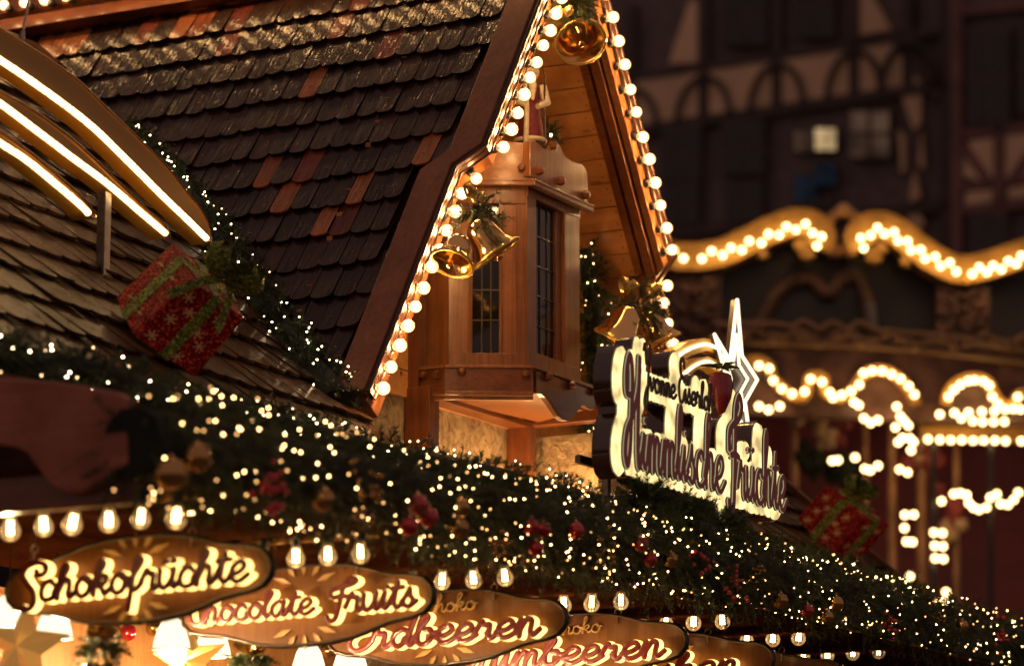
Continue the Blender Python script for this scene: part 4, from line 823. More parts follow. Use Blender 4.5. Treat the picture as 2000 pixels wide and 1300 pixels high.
# ------------------------------------------------------------------ gift boxes
def gift(label, corners, dep, bowpx, bowr, pl, seed):
    """corners: pixel corners of the face toward the street (TL, TR, BR, BL) and its depth direction"""
    rg = random.Random(seed); A, B, C, D = corners; t = thing('gift_box', label, 'gift box', (A + C) / 2 + dep / 2, 'gift boxes on the roof')
    nrm = -dep.normalized(); mb = MB(); mb.prism([A, B, C, D], dep); part(mb, 'box', M['redg'], t, bevel=.008)
    rb = MB(); e1 = (B - A); e2 = (D - A); ctr = (A + B + C + D) / 4; wv = e1 * .085; wh = e2 * .085
    rb.prism([(A + B) / 2 - wv + nrm * .004, (A + B) / 2 + wv + nrm * .004, (C + D) / 2 + wv + nrm * .004, (C + D) / 2 - wv + nrm * .004], nrm * -.003)
    e1n, e2n = e1.normalized(), e2.normalized()
    for (p, q, o2, w) in (((A + B) / 2, (A + B) / 2 + dep, -e2n, wv), (A + dep / 2, D + dep / 2, -e1n, dep * .12), ((C + D) / 2, (C + D) / 2 + dep, e2n, wv), (B + dep / 2, C + dep / 2, e1n, dep * .12), (A + dep / 2, B + dep / 2, -e2n, dep * .12)):
        rb.prism([p - w + o2 * .004, p + w + o2 * .004, q + w + o2 * .004, q - w + o2 * .004], o2 * -.003)
    part(rb, 'ribbon', M['greeng'], t)
    def flake(c, a, b, nr, r):
        fk = MB()
        for k in range(3):
            q = k * math.pi / 3 + .3; d = a * math.cos(q) + b * math.sin(q); fk.bar(c - d * r + nr * .003, c + d * r + nr * .003, d.cross(nr).normalized() * r * .13, nr * .001)
        part(fk, 'snowflake', M['flake'], t)
    for u_, v_ in ((.18, .2), (.22, .55), (.2, .85), (.5, .12), (.75, .22), (.82, .62), (.7, .88), (.35, .35), (.66, .5)):
        if abs(u_ - .5) > .12: flake(A + e1 * u_ + e2 * v_, e1n, e2n, nrm, .021)
    for o2, p0_, pa, pb_ in ((-e2n, A, e1, dep), (-e1n, A, e2, dep), (e2n, D, e1, dep), (e1n, B, e2, dep)):
        for u_, v_ in ((.2, .3), (.25, .75), (.78, .25), (.8, .72)): flake(p0_ + pa * u_ + pb_ * v_, pa.normalized(), pb_.normalized(), o2, .021)
    bw = MB(); bc = bowpx
    for k in range(7):
        q = k * 2.4 + rg.random(); d = (e1n * math.cos(q) + nrm * abs(math.sin(q)) * .6 - e2n * (.5 + .5 * rg.random()) + e1n * rg.uniform(-.3, .3)).normalized(); sd = d.cross(Vector((rg.random(), rg.random(), 1))).normalized(); up = d.cross(sd); L = bowr * rg.uniform(.8, 1.15); pts = []
        for a in np.linspace(0, 2 * math.pi, 16): pts.append(bc + d * (L * (1 - math.cos(a)) / 2) + up * (math.sin(a) * L * .3))
        w = bowr * .22; vs = [p - sd * w for p in pts] + [p + sd * w for p in pts]; n = len(pts); bw.add(vs, [(i, i + 1, n + i + 1, n + i) for i in range(n - 1)])
    for k in (-1, 1):
        pts = [bc + e1n * (k * s_ * .7) * bowr + e2n * (s_ * s_ * .9 * bowr) + nrm * .012 for s_ in np.linspace(0, 1.2, 7)]; vs = [p - e1n * bowr * .14 for p in pts] + [p + e1n * bowr * .14 + e2n * .01 for p in pts]; n = len(pts); bw.add(vs, [(i, i + 1, n + i + 1, n + i) for i in range(n - 1)])
    part(bw, 'bow', M['bow'], t, True); return t
# left one: big dark face toward the viewer, lit face to its upper left
g0 = onM(330, 690); yg = g0.y - .28
A, B, C, D = onY(372, 545, yg), onY(478, 622, yg + .03), onY(381, 738, yg), onY(258, 655, yg - .03)
nr = (B - A).cross(D - A).normalized(); nr = nr if nr.dot(CAM - A) > 0 else -nr
top_edge = onY(340, 476, yg + .2) - A
dep_ = (onY(336, 474, yg + .23) - A)
gift('red glitter gift box with green bow leaning on the roof under the comet tail', [A, B, C, D], dep_, onY(440, 545, yg - .05), .118, None, 3)
g0 = onM(1620, 1080); yg = g0.y - .15
A, B, C, D = onY(1612, 948, yg), onY(1684, 1012, yg), onY(1622, 1086, yg), onY(1555, 1012, yg)
gift('red gift box with light green ribbon at the far roof end beside the big sign', [A, B, C, D], (U * .75 + N * .45 - Z * .1) * .2, onY(1672, 962, yg + .05), .1, None, 5)
mb = MB(); tt = thing('roof_strut', 'pale wooden strut ends sticking out under the right gift box', 'strut', onY(1680, 1090, yg))
mb.bar(onY(1662, 1074, yg + .05), onY(1702, 1112, yg + .05), U * .012, Z * .014); mb.bar(onY(1562, 1102, yg - .1), onY(1604, 1078, yg), U * .01, Z * .008); part(mb, 'strut', M['cedarN'], tt)

# ------------------------------------------------------------------ bells
def bell(parent, c, ax, R, nm='bell'):
    """c mouth centre, ax points from mouth to crown"""
    k = R / .1; mb = MB(); pr = [(.1, 0), (.104, .004), (.1, .012), (.084, .03), (.07, .055), (.062, .09), (.055, .12), (.04, .14), (.02, .15), (.0005, .152)]
    mb.lathe([(r * k, h * k) for r, h in pr] + [], c, ax, 32); mb.lathe([(r * k, h * k) for r, h in [(.0005, .142), (.036, .13), (.05, .112), (.057, .085), (.065, .05), (.08, .024), (.094, .008), (.1, 0)]], c, ax, 32)
    b = part(mb, nm, M['gold'], parent, True); m2 = MB(); ax = Vector(ax).normalized(); a1 = ax.orthogonal().normalized(); a2 = ax.cross(a1); rm = MB(); rm.tube([c + (a1 * math.cos(q) + a2 * math.sin(q)) * R * 1.0 for q in np.linspace(0, 2 * math.pi, 33)], R * .085, 8, cap=False); part(rm, 'bell_rim', M['ribbon'], b, True); m2.tube([c + ax * .1 * k, c - ax * .01 * k], .004, 6); m2.ball(c - ax * .015 * k, .018 * k, 12, 8); cl = part(m2, 'clapper', M['gold'], b, True); return b
def loops(parent, c, r, n, seed, m='ribbon', w=.012):
    rg = random.Random(seed); mb = MB()
    for k in range(n):
        d = Vector((rg.uniform(-1, 1), rg.uniform(-.6, .3), rg.uniform(.1, 1))).normalized(); sd = d.cross(Vector((rg.random(), -1, rg.random()))).normalized(); up = d.cross(sd); L = r * rg.uniform(.7, 1.2)
        pts = [c + d * (L * (1 - math.cos(a)) / 2) + up * (math.sin(a) * L * .3) for a in np.linspace(0, 2 * math.pi, 16)]; vs = [p - sd * w for p in pts] + [p + sd * w for p in pts]; q = len(pts); mb.add(vs, [(i, i + 1, q + i + 1, q + i) for i in range(q - 1)])
    return part(mb, 'gold_ribbon', M[m], parent, True)
nb = NG + .03
t = thing('bell_ornament', 'pair of gold bells under a fir sprig hanging beside the bay window', 'bells', onN(925, 420, nb), 'gold bell ornaments on the gable')
bell(t, onN(970, 494, nb + .05), RT * -.56 + Z * .82 - FW * .1, .102); bell(t, onN(882, 514, nb + .0), RT * .3 + Z * .85 + FW * .42, .086)
sprig_bunch(t, onN(934, 408, nb + .04), .07, 34, 5, down=.25, ln=.03, lg=(.06, .11), squash=(1, .6, .6)); loops(t, onN(918, 386, nb + .02), .06, 3, 2)
t = thing('bell_ornament', 'single large gold bell with an open mouth high under the gable peak', 'bell', onN(1125, 10, nb), 'gold bell ornaments on the gable')
bell(t, onN(1133, 82, nb - .05), RT * -.15 + Z * .6 + FW * .78, .106); sprig_bunch(t, onN(1120, 6, nb - .02), .1, 60, 6, ln=.03, squash=(1, .6, .7)); loops(t, onN(1100, 30, nb), .05, 4, 4)
nb2 = NG - .02
t = thing('bell_ornament', 'pair of gold bells under dark fir above the big red sign', 'bells', onN(1250, 600, nb2), 'gold bell ornaments on the gable')
bell(t, onN(1205, 662, nb2), RT * .4 + Z * .9 - FW * .15, .1); bell(t, onN(1287, 668, nb2 + .05), RT * -.38 + Z * .9 - FW * .1, .1)
sprig_bunch(t, onN(1248, 598, nb2 + .03), .12, 80, 8, down=.2, ln=.028, squash=(1.2, .7, .5)); loops(t, onN(1222, 572, nb2), .07, 4, 6); loops(t, onN(1285, 578, nb2 + .04), .07, 4, 7)

# ------------------------------------------------------------------ robed figurine on the bay's roof
fp = onN(1036, 282, -6.2); t = thing('figurine', 'small robed carved figurine in red with white trim standing on the bay window roof', 'figurine', fp)
mb = MB(); H_ = .36
mb.lathe([(.062, 0), (.058, .04), (.046, .12), (.04, .19), (.046, .235), (.038, .262), (.018, .275)], fp, Z, 16); robe = part(mb, 'robe', plain('red_cloth', (.12, .008, .016), .7, noise=.5, nscale=60), t, True)
mb = MB(); mb.ball(fp + Z * .305, .034, 14, 10); mb.tube([fp + Z * .26, fp + Z * .29], .02, 8); mb.ball(fp + Z * .3 - FW * .034, .008, 8, 6); part(mb, 'head', plain('carved_face', (.45, .24, .14), .6), t, True)
white = plain('cream_fur', (.6, .5, .36), .9, noise=.2, nscale=200)
mb = MB(); mb.lathe([(.04, 0), (.036, .03), (.01, .05), (.0005, .052)], fp + Z * .305 + FW * .006, Z, 12); mb.tube([fp + Z * .285 - FW * .03, fp + Z * .25 - FW * .045 + RT * .01, fp + Z * .19 - FW * .055 + RT * .01], [.022, .018, .006], 8); part(mb, 'hair', white, t, True)
mb = MB(); mb.tube([fp + Z * .26 - FW * .03 - RT * .02, fp + Z * .15 - FW * .058 - RT * .015, fp + Z * .0 - FW * .08 - RT * .02], .011, 8); mb.tube([fp + Z * .012 + Vector((math.cos(a) * .061, math.sin(a) * .061, 0)) for a in np.linspace(0, 6.3, 20)], .011, 8, cap=False); mb.tube([fp + Z * .25 - RT * .05, fp + Z * .19 - RT * .065 - FW * .03, fp + Z * .17 - RT * .02 - FW * .06], [.02, .02, .013], 8); mb.tube([fp + Z * .25 + RT * .05, fp + Z * .18 + RT * .068 - FW * .02, fp + Z * .16 + RT * .03 - FW * .055], [.02, .02, .013], 8); part(mb, 'trim', white, t, True)
mb = MB(); q = fp + RT * .06 - FW * .03; mb.tube([q, q + Z * .3, q + Z * .35 - RT * .02, q + Z * .36 - RT * .04, q + Z * .33 - RT * .05], .005, 6); part(mb, 'staff', M['gold'], t, True)
t = thing('fir_tuft', 'small fir tuft with one light behind the wavy crest of the bay window', 'greenery', onN(1072, 262, -6.25)); sprig_bunch(t, onN(1072, 262, -6.25), .05, 30, 12, lg=(.04, .07)); inst(FAIRY['fairyw'], 'fairy_light', t, onN(1076, 264, -6.14), None, 1.6)

# ------------------------------------------------------------------ garlands
def pathN(pts, n): return [onN(x, y, n) for x, y in pts]
pf = [(258, 862), (380, 880), (500, 905), (650, 942), (800, 972), (950, 1002), (1100, 1035), (1250, 1068), (1400, 1103), (1550, 1140), (1700, 1178), (1850, 1218), (2010, 1262)]
rf = [.135, .142, .142, .138, .132, .125, .122, .118, .115, .112, .108, .105, .1]
garland('thick dark fir garland with baubles and warm lights along the canopy front edge', pathN(pf, -4.97), rf, 640, 125, 21, 'fairy', nn=36, spl=(.07, .14))
pe = [(-40, 690), (60, 706), (150, 722), (240, 748), (320, 778), (420, 806), (520, 830), (620, 858), (720, 884), (820, 908), (920, 932), (1020, 955), (1130, 985), (1230, 1008)]
garland('thinner fir garland with white lights along the upper roof edge below the stone base', pathN(pe, NE + .10), [.062] * 5 + [.075] * 5 + [.085] * 4, 330, 50, 22, 'fairyw', nn=34, spl=(.05, .1))
def onV(px, py, h): return on_plane(px, py, VAL + NL * h, NL)
pv = [(255, 262), (300, 310), (345, 362), (392, 420), (430, 480), (470, 545), (515, 612), (560, 680), (610, 745), (660, 800)]
garland('fir garland with white lights climbing the valley between the two shingled roofs', [onV(x, y, .07) for x, y in pv], [.045, .05, .055, .065, .075, .09, .1, .11, .115, .11], 420, 70, 23, 'fairyw', nn=34, spl=(.05, .1))
ps = [(1140, 488), (1152, 545), (1160, 610), (1166, 690), (1168, 770), (1170, 850), (1168, 925)]
garland('upright fir garland with lights behind the right side of the bay window', pathN(ps, -6.33), [.04, .055, .065, .07, .07, .065, .06], 360, 46, 24, 'fairy', nn=34, spl=(.05, .09))
pr_ = [(1440, 1062), (1520, 1085), (1600, 1108), (1680, 1135), (1760, 1165)]
garland('short fir garland with amber lights below the right gift box', pathN(pr_, -5.35), [.06] * 5, 330, 34, 25, 'fairybig', nn=30, spl=(.05, .09))
for i, (x, y, n_, lb) in enumerate(((1262, 985, -4.96, 'round fir bush tuft under the left half of the big red sign'), (1338, 1012, -4.96, 'fir bush tuft between the big red sign and the floodlight'), (1410, 1040, -4.97, 'fir bush tuft under the letter F of the big red sign'))):
    t = thing('fir_tuft', lb, 'greenery', onN(x, y, n_)); sprig_bunch(t, onN(x, y, n_), .12, 220, 31 + i, lg=(.05, .1))

# baubles and berry picks hung in the front garland
def gpt(x, y, o_=.0):                     # a point on the garland's outer face
    i = min(range(len(pf) - 1), key=lambda k: abs((pf[k][0] + pf[k + 1][0]) / 2 - x)); r = (rf[i] + rf[i + 1]) / 2; return onN(x, y, -4.97 + r * .9 + o_) 
def bauble(x, y, r, m, lb):
    c = gpt(x, y, .02); t = thing('bauble', lb, 'bauble', c, 'baubles in the front garland'); mb = MB(); mb.ball(c, r, 18, 12); part(mb, 'ball', M[m], t, True)
    mb = MB(); mb.lathe([(.006, 0), (.006, .006), (.0015, .007), (.0015, .014)], c + Z * (r - .002), Z, 10); part(mb, 'cap', M['gold'], t, True)
bl = [(335, 925, .044, 'ballg', 'large brownish gold bauble at the blurred near end of the garland'), (385, 893, .04, 'ballg', 'gold bauble just above right of the large brownish one at the near end'),
 (632, 975, .034, 'ballg', 'dull gold bauble in the garland between the red berries and the dark red trio'), (815, 985, .034, 'ballr', 'dark red bauble highest of a blurred trio left of the two stacked gold ones'), (838, 1010, .032, 'ballr', 'dark red bauble on the right of the blurred trio'), (800, 1028, .03, 'ballr', 'dark red bauble lowest of the blurred trio'),
 (900, 990, .03, 'ballg', 'upper of two stacked gold baubles near the middle of the garland'), (897, 1030, .032, 'ballg', 'lower of two stacked gold baubles near the middle of the garland'),
 (1037, 1028, .029, 'ballr', 'glossy red bauble left of a touching pair below the stone base'), (1061, 1034, .027, 'ballr', 'glossy red bauble right of a touching pair below the stone base'), (1047, 1070, .026, 'ballr', 'glossy red bauble beneath the touching red pair'),
 (1125, 1036, .03, 'ballr', 'single glossy red bauble right of the three clustered red ones'), (1252, 1062, .03, 'ballr', 'red bauble below the left fir tuft under the big sign'), (1270, 1092, .026, 'ballr', 'smaller red bauble hanging under another red one below the big sign'),
 (1310, 1092, .027, 'ballg', 'gold bauble right below the floodlight'), (1525, 1172, .03, 'ballg', 'matt gold bauble in the garland below the right gift box'), (1633, 1178, .032, 'ballg', 'big matt gold bauble of a stacked pair far along the garland'), (1616, 1204, .026, 'ballg', 'small gold bauble under the big matt one far along the garland'),
 (1577, 1192, .026, 'ballr', 'red bauble between the matt gold baubles far along the garland'), (1880, 1222, .028, 'ballg', 'gold bauble at the far thin end of the garland')]
for a in bl: bauble(*a)
def berries(x, y, n, seed, lb, m='berry', r=.011, sp=.035):
    rg = random.Random(seed); c = gpt(x, y, .03); t = thing('berry_pick', lb, 'berries', c, 'berry picks in the garland'); mb = MB()
    for k in range(n): mb.ball(c + RT * rg.gauss(0, sp * .6) + Z * rg.gauss(0, sp) - FW * rg.uniform(0, .02), r * rg.uniform(.8, 1.2), 10, 7)
    part(mb, 'berries', M[m], t, True); mb = MB(); mb.tube([c + Z * .05, c - Z * .05 + FW * .05], .003, 5); part(mb, 'stem', M['core'], t)
berries(530, 958, 24, 1, 'big bunch of bright red berries in the near part of the garland'); berries(1368, 1085, 14, 2, 'red berry pick below the floodlight in the garland', r=.008); berries(1438, 1128, 16, 3, 'string of red berries above the uben sign', r=.008); berries(1735, 1218, 14, 4, 'red berries in the far half of the garland', r=.008); berries(1955, 1240, 12, 5, 'red berries at the far right end of the garland', r=.008)
berries(715, 962, 20, 6, 'brown gold berry pick left of the dark red bauble trio', 'ballg', .009, .05); berries(980, 1065, 18, 7, 'olive gold berry pick left of the glossy red baubles', 'ballg', .007); berries(1185, 1080, 18, 8, 'gold berry pick between the single red bauble and the big sign', 'ballg', .007); berries(1480, 1115, 14, 9, 'small gold berry pick right of the red berry string', 'ballg', .007); berries(1840, 1205, 14, 10, 'gold berry pick in the far garland beyond the gift box', 'ballg', .007)

# ------------------------------------------------------------------ lamps, stars and wreaths inside the stall
def lamp(px, py, n, lb, sc=1.0):
    c = onN(px, py, n); t = thing('pendant_lamp', lb, 'lamp', c, 'white pendant lamps in the stall'); mb = MB(); k = sc
    mb.lathe([(.062 * k, -.045 * k), (.058 * k, -.02 * k), (.046 * k, .02 * k), (.03 * k, .048 * k), (.014 * k, .06 * k), (.0005, .062 * k)], c, Z, 24); part(mb, 'lamp_shade', M['shade'], t, True)
    mb = MB(); mb.tube([c + Vector((math.cos(a) * .062 * k, math.sin(a) * .062 * k, -.045 * k)) for a in np.linspace(0, 2 * math.pi, 25)], .0025, 6, cap=False); part(mb, 'shade_rim', M['steel'], t, True)
    mb = MB(); mb.tube([c + Z * .06 * k, Vector((c.x, c.y, ZS + .01))], .003, 6); part(mb, 'cord', M['black'], t)
    ld = bpy.data.lights.new('lamp_light', 'POINT'); ld.energy = 50; ld.color = (1, .62, .28); ld.shadow_soft_size = .03; lo = bpy.data.objects.new('lamp_light', ld); COL.objects.link(lo); lo.parent = t; lo.location = (0, 0, -.055)
for a in ((18, 1196, -6.25, 'white lamp shade cut by the left picture edge below the first sign'), (106, 1218, -6.25, 'white cone lamp shade below the left end of the first sign'), (335, 1240, -6.25, 'white lamp shade left of a touching pair under the first sign', 1.05), (415, 1254, -6.25, 'white lamp shade right of a touching pair, behind the Chocolate board', 1.05), (603, 1284, -6.25, 'white lamp shade low under the middle of the Chocolate Fruits board'), (684, 1292, -6.25, 'white lamp shade at the bottom between the Chocolate Fruits and Erdbeeren boards', 1.15)): lamp(*a)
M['starp'] = plain('gold_star_glow', (.8, .5, .14), .35, metal=.5); pb_ = [q for q in M['starp'].node_tree.nodes if q.type == 'BSDF_PRINCIPLED'][0]; pb_.inputs['Emission Color'].default_value = (1, .5, .12, 1); pb_.inputs['Emission Strength'].default_value = .22  # gold star material, faint emission added because the lamps light it from behind
def gstar(px, py, n, R, lb, rot):
    c = onN(px, py, n); t = thing('gold_star', lb, 'star', c, 'gold paper stars in the stall'); mb = MB(); ex_, ez_, en_ = (N * .88 + U * .2).normalized(), Z, U * -1
    ring = [c + (ex_ * math.sin(rot + k * math.pi / 5) + ez_ * math.cos(rot + k * math.pi / 5)) * (R if k % 2 == 0 else R * .42) for k in range(10)]
    for k in range(10): mb.add([c + en_ * R * .22, ring[k], ring[(k + 1) % 10], c - en_ * R * .22], [(0, 1, 2), (3, 2, 1)])
    part(mb, 'star_body', M['starp'], t); mb = MB(); mb.tube([ring[0], Vector((ring[0].x, ring[0].y, ZS))], .002, 5); part(mb, 'hanger', M['ribbon'], t)
gstar(45, 1262, -6.05, .16, 'big folded gold star at the bottom left under the first sign', .1); gstar(372, 1290, -6.2, .14, 'folded gold star under the pair of white lamps', -.1)
def wreath(px, py, n, lb, seed):
    c = onN(px, py, n); t = thing('bell_wreath', lb, 'bells', c, 'gold bells with fir hanging in the stall'); sprig_bunch(t, c, .07, 60, seed, lg=(.04, .07), squash=(1, 1, .6)); loops(t, c + Z * .035 - FW * .04, .06, 7, seed)
    bell(t, c - Z * .13 - RT * .035, RT * .2 + Z, .055); bell(t, c - Z * .13 + RT * .04, RT * -.25 + Z, .055); mb = MB(); mb.bar(c + Z * .03, Vector((c.x, c.y, ZS)), RT * .008, FW * .002); part(mb, 'hanging_band', M['ribbon'], t)
wreath(197, 1262, -5.95, 'fir and gold ribbon bell cluster hanging under the first sign', 41); wreath(488, 1288, -5.95, 'fir and gold ribbon bell cluster under the Chocolate board', 42)
mb = MB()
for i, (x, y) in enumerate(((560, 1250), (640, 1270), (300, 1225), (250, 1235), (520, 1235))):
    c = onN(x, y, -6.6); t = thing('hanging_bauble', ['round gold bauble under the Chocolate board', 'round gold bauble right of the low lamp', 'small gold bauble left of the lamp pair', 'red bauble beside the bell cluster', 'gold bauble above the second bell cluster'][i], 'bauble', c); b = MB(); b.ball(c, .03, 16, 10); part(b, 'ball', M['ballr' if i == 3 else 'ballg'], t, True); b = MB(); b.tube([c + Z * .03, Vector((c.x, c.y, ZS))], .0015, 5); part(b, 'string', M['ribbon'], t)

# ------------------------------------------------------------------ carousel
YC = 27.0
def cq(x, y, d=0.0): return onY(x, y, YC + d)
crg = plain('cartouche_gilt', (.75, .42, .16), .5, metal=.2); colm = plain('column_bronze', (.3, .15, .07), .45, metal=.3, noise=.4, nscale=5); gcar = plain('carousel_gold', (.6, .32, .07), .45, metal=.2, noise=.4, nscale=4); brn = plain('carousel_brown', (.13, .062, .04), .5, noise=.6, nscale=6); redp = plain('carousel_red', (.2, .03, .03), .5, noise=.3, nscale=2); dpan = plain('carousel_painting', (.04, .034, .032), .4, noise=.8, nscale=.9)
t = thing('carousel', 'gilded fairground carousel with curling lamp studded crest and scalloped lamp bands', 'carousel', Vector((6.5, YC + 3, 0)))
bulbs = []
def band(pts, wpx, m, nm, d=0, th=.25):
    q = crom([tuple(p) for p in pts], 8); L, R_ = [], []
    for i, p in enumerate(q):
        a, b = q[max(0, i - 1)], q[min(len(q) - 1, i + 1)]; tx, ty = b[0] - a[0], b[1] - a[1]; l = math.hypot(tx, ty) or 1; nx, ny = -ty / l, tx / l; L.append(cq(p[0] + nx * wpx, p[1] + ny * wpx, d)); R_.append(cq(p[0] - nx * wpx, p[1] - ny * wpx, d))
    n = len(q); v = L + R_; e = Vector((0, th, 0)); mb = MB(); mb.add(v + [p + e for p in v], [(i, i + 1, n + i + 1, n + i) for i in range(n - 1)] + [(i, i + 1, 2 * n + i + 1, 2 * n + i) for i in range(n - 1)] + [(n + i, n + i + 1, 3 * n + i + 1, 3 * n + i) for i in range(n - 1)]); 
    return part(mb, nm, m, t)
cl = [(1250, 480), (1310, 497), (1360, 500), (1410, 492), (1460, 470), (1510, 446), (1555, 432), (1592, 440), (1606, 462), (1596, 484)]
cr2 = [(1686, 484), (1676, 462), (1690, 444), (1716, 438), (1750, 450), (1790, 480), (1830, 508), (1875, 525), (1925, 518), (1980, 500), (2040, 480)]
band(cl, 27, gcar, 'crest_scroll'); band(cr2, 27, gcar, 'crest_scroll')
mb = MB(); mb.tube([cq(x, y, .1) for x, y in crom([(1630, 500), (1618, 465), (1622, 430), (1648, 412), (1674, 430), (1678, 462), (1662, 500)])], .045, 8); mb.ball(cq(1648, 412, .1), .07); mb.ball(cq(1636, 490, .1), .06); mb.ball(cq(1658, 490, .1), .06); part(mb, 'crest_cartouche', crg, t, True)
for x, y, r in ((1575, 492, 12), (1562, 478, 8), (1705, 500, 12), (1720, 484, 8), (1490, 495, 6), (1768, 510, 6)): mb = MB(); mb.tube([cq(x + r * math.cos(a) * (1 - a / 9), y + r * math.sin(a) * (1 - a / 9), .05) for a in np.linspace(0, 6.3, 16)], .035, 6); part(mb, 'crest_curl', gcar, t, True)
mb = MB(); mb.prism([cq(1250, 500, .4), cq(1600, 470, .4), cq(1700, 470, .4), cq(2060, 520, .4), cq(2060, 665, .4), cq(1250, 650, .4)], Vector((0, .1, 0))); part(mb, 'painted_panel', dpan, t)
mb = MB(); mb.tube([cq(x, y, .35) for x, y in crom([(1480, 640), (1520, 570), (1580, 545), (1618, 575), (1640, 548), (1672, 540), (1692, 580), (1700, 640)])], .06, 8); part(mb, 'painted_arch', brn, t, True)
mb = MB(); mb.tube([cq(1698, 590, .3), cq(1704, 640, .3)], .05, 8); part(mb, 'painted_waterfall', plain('pale_paint', (.16, .14, .15), .5), t, True)
for px in (1358, 1880):
    mb = MB(); rg = random.Random(px); mb.bar(cq(px, 530, .2), cq(px, 660, .2), Vector((.22, 0, 0)), Vector((0, .08, 0)))
    for k in range(110): y = rg.uniform(530, 655); w = 26 + 28 * (y - 530) / 130; mb.ball(cq(px + rg.uniform(-w, w), y, .12), rg.uniform(.02, .05), 7, 5)
    part(mb, 'carved_pilaster', brn, t, True)
mb = MB(); mb.prism([cq(1230, 668, .05), cq(1460, 655, .05), cq(2060, 690, .05), cq(2060, 830, .05), cq(1230, 800, .05)], Vector((0, .15, 0))); part(mb, 'rounding_board', brn, t)
mb = MB(); rg = random.Random(4)
for k in range(90): x = 1400 + k * 7.2; mb.ball(cq(x, 652 + 14 * math.sin(k * .5) * (1 if k % 9 < 4 else .3) + (x - 1400) * .03, -.02), rg.uniform(.03, .055), 8, 6)
mb.tube([cq(x, y, -.02) for x, y in crom([(1400, 636), (1500, 634), (1545, 640), (1570, 630), (1600, 645), (1625, 632), (1655, 645), (1680, 632), (1720, 648), (1860, 660), (2040, 690)])], .035, 8); mb.tube([cq(x, y, -.02) for x, y in crom([(1400, 668), (1600, 672), (1800, 684), (2040, 712)])], .028, 8)
part(mb, 'carved_moulding', plain('carved_gilt', (.22, .12, .06), .4, metal=.3), t, True)
sc1 = [(1440, 705), (1482, 702), (1502, 715), (1512, 740), (1535, 762), (1560, 775), (1575, 770), (1582, 735), (1608, 735), (1614, 765), (1640, 775), (1665, 760), (1682, 735), (1705, 722), (1735, 724), (1765, 745), (1785, 775), (1792, 790)]
sc2 = [(1848, 790), (1852, 765), (1870, 745), (1900, 736), (1930, 745), (1942, 768), (1960, 790), (1985, 785), (1990, 770), (2030, 765)]
band(sc1, 9, gcar, 'scalloped_band', -.05, .12); band(sc2, 9, gcar, 'scalloped_band', -.05, .12)
band([(1800, 848), (1860, 846), (1930, 846), (2040, 850)], 14, gcar, 'lamp_rail', .3, .12); band([(1820, 805), (1900, 800), (2040, 812)], 12, brn, 'lamp_rail', .5, .12)
mb = MB(); mb.prism([cq(1400, 800, 2.2), cq(2060, 800, 2.2), cq(2060, 1320, 2.2), cq(1400, 1320, 2.2)], Vector((0, .1, 0))); part(mb, 'inner_drum', redp, t)
for px, w in ((1552, 8), (1690, 7), (1742, 9), (1800, 10), (1868, 7)): mb = MB(); a_, b_ = cq(px, 790, .6), cq(px, 1330, .6); mb.tube([a_, b_], w * YC / F_PX, 12); mb.lathe([(w * 1.6 * YC / F_PX, -.06), (w * 1.2 * YC / F_PX, .05)], cq(px, 815, .6), Z, 12); part(mb, 'column', colm, t, True)
for px in (1823, 1935): mb = MB(); mb.bar(cq(px, 850, .2), cq(px, 1330, .2), Vector((.022, 0, 0)), Vector((0, .03, 0))); part(mb, 'dark_post', M['black'], t)
crm = plain('carved_cream', (.4, .26, .15), .6)
for px, py, s_, cm in ((1590, 800, 1, crm), (1610, 850, .8, crm), (1640, 830, .8, redp), (1790, 900, 1.1, redp), (1805, 890, .7, crm), (1860, 985, 1.0, redp), (1858, 1030, .9, crm), (1580, 905, 1.0, M['core']), (1640, 925, 1.2, M['core'])):
    mb = MB(); rg = random.Random(px + py)
    for k in range(9): mb.ball(cq(px + rg.gauss(0, 14) * s_, py + rg.gauss(0, 16) * s_, .5 + rg.random() * .2), rg.uniform(.05, .09) * s_, 10, 7)
    part(mb, 'carved_ornament', cm, t, True)
Z6 = [(18,130),(45,255),(100,298),(203,300),(257,258),(318,280),(365,240),(426,252),(467,202),(535,212),(574,163),(634,168),(674,122),(727,138),(781,107),(820,157),(871,177),(845,229),(1105,241),(1089,185),(1144,170),(1182,128),(1222,161),(1275,152),(1298,200),(1350,203),(1370,253),(1424,251),(1448,300),(1505,290),(1534,341),(1586,323),(1622,372),(1711,385),(1751,349),(1793,375),(1828,340),(1874,360),(1912,314),(1957,328),(1985,285),
 (521,897),(577,912),(601,980),(648,1025),(706,1052),(776,1040),(810,972),(873,987),(917,1045),(934,1075),(983,1060),(1036,1038),(1081,1003),(1105,938),(1154,925),(1209,927),(1261,945),(1311,970),(1357,1010),(1389,1057),(1051,1100),(1078,1117),(1107,1190),(1144,1215),(1185,1200),(1290,1125),(1310,1180),(1332,1205),(1355,1230),(1283,1240),(521,1123),(574,1143),(637,1122),(1580,1070),(1610,1032),(1645,1003),(1690,982),(1725,978),(1775,985),(1806,1008),(1823,1070),(1856,1110),(1895,1140),(1940,1137),(1980,1140),(1965,1072),(1530,1168),(1612,1160),(1690,1157),(1765,1153),(1835,1150),(1650,1190),(1715,1205),(1770,1210),(1830,1210),(1890,1208)]
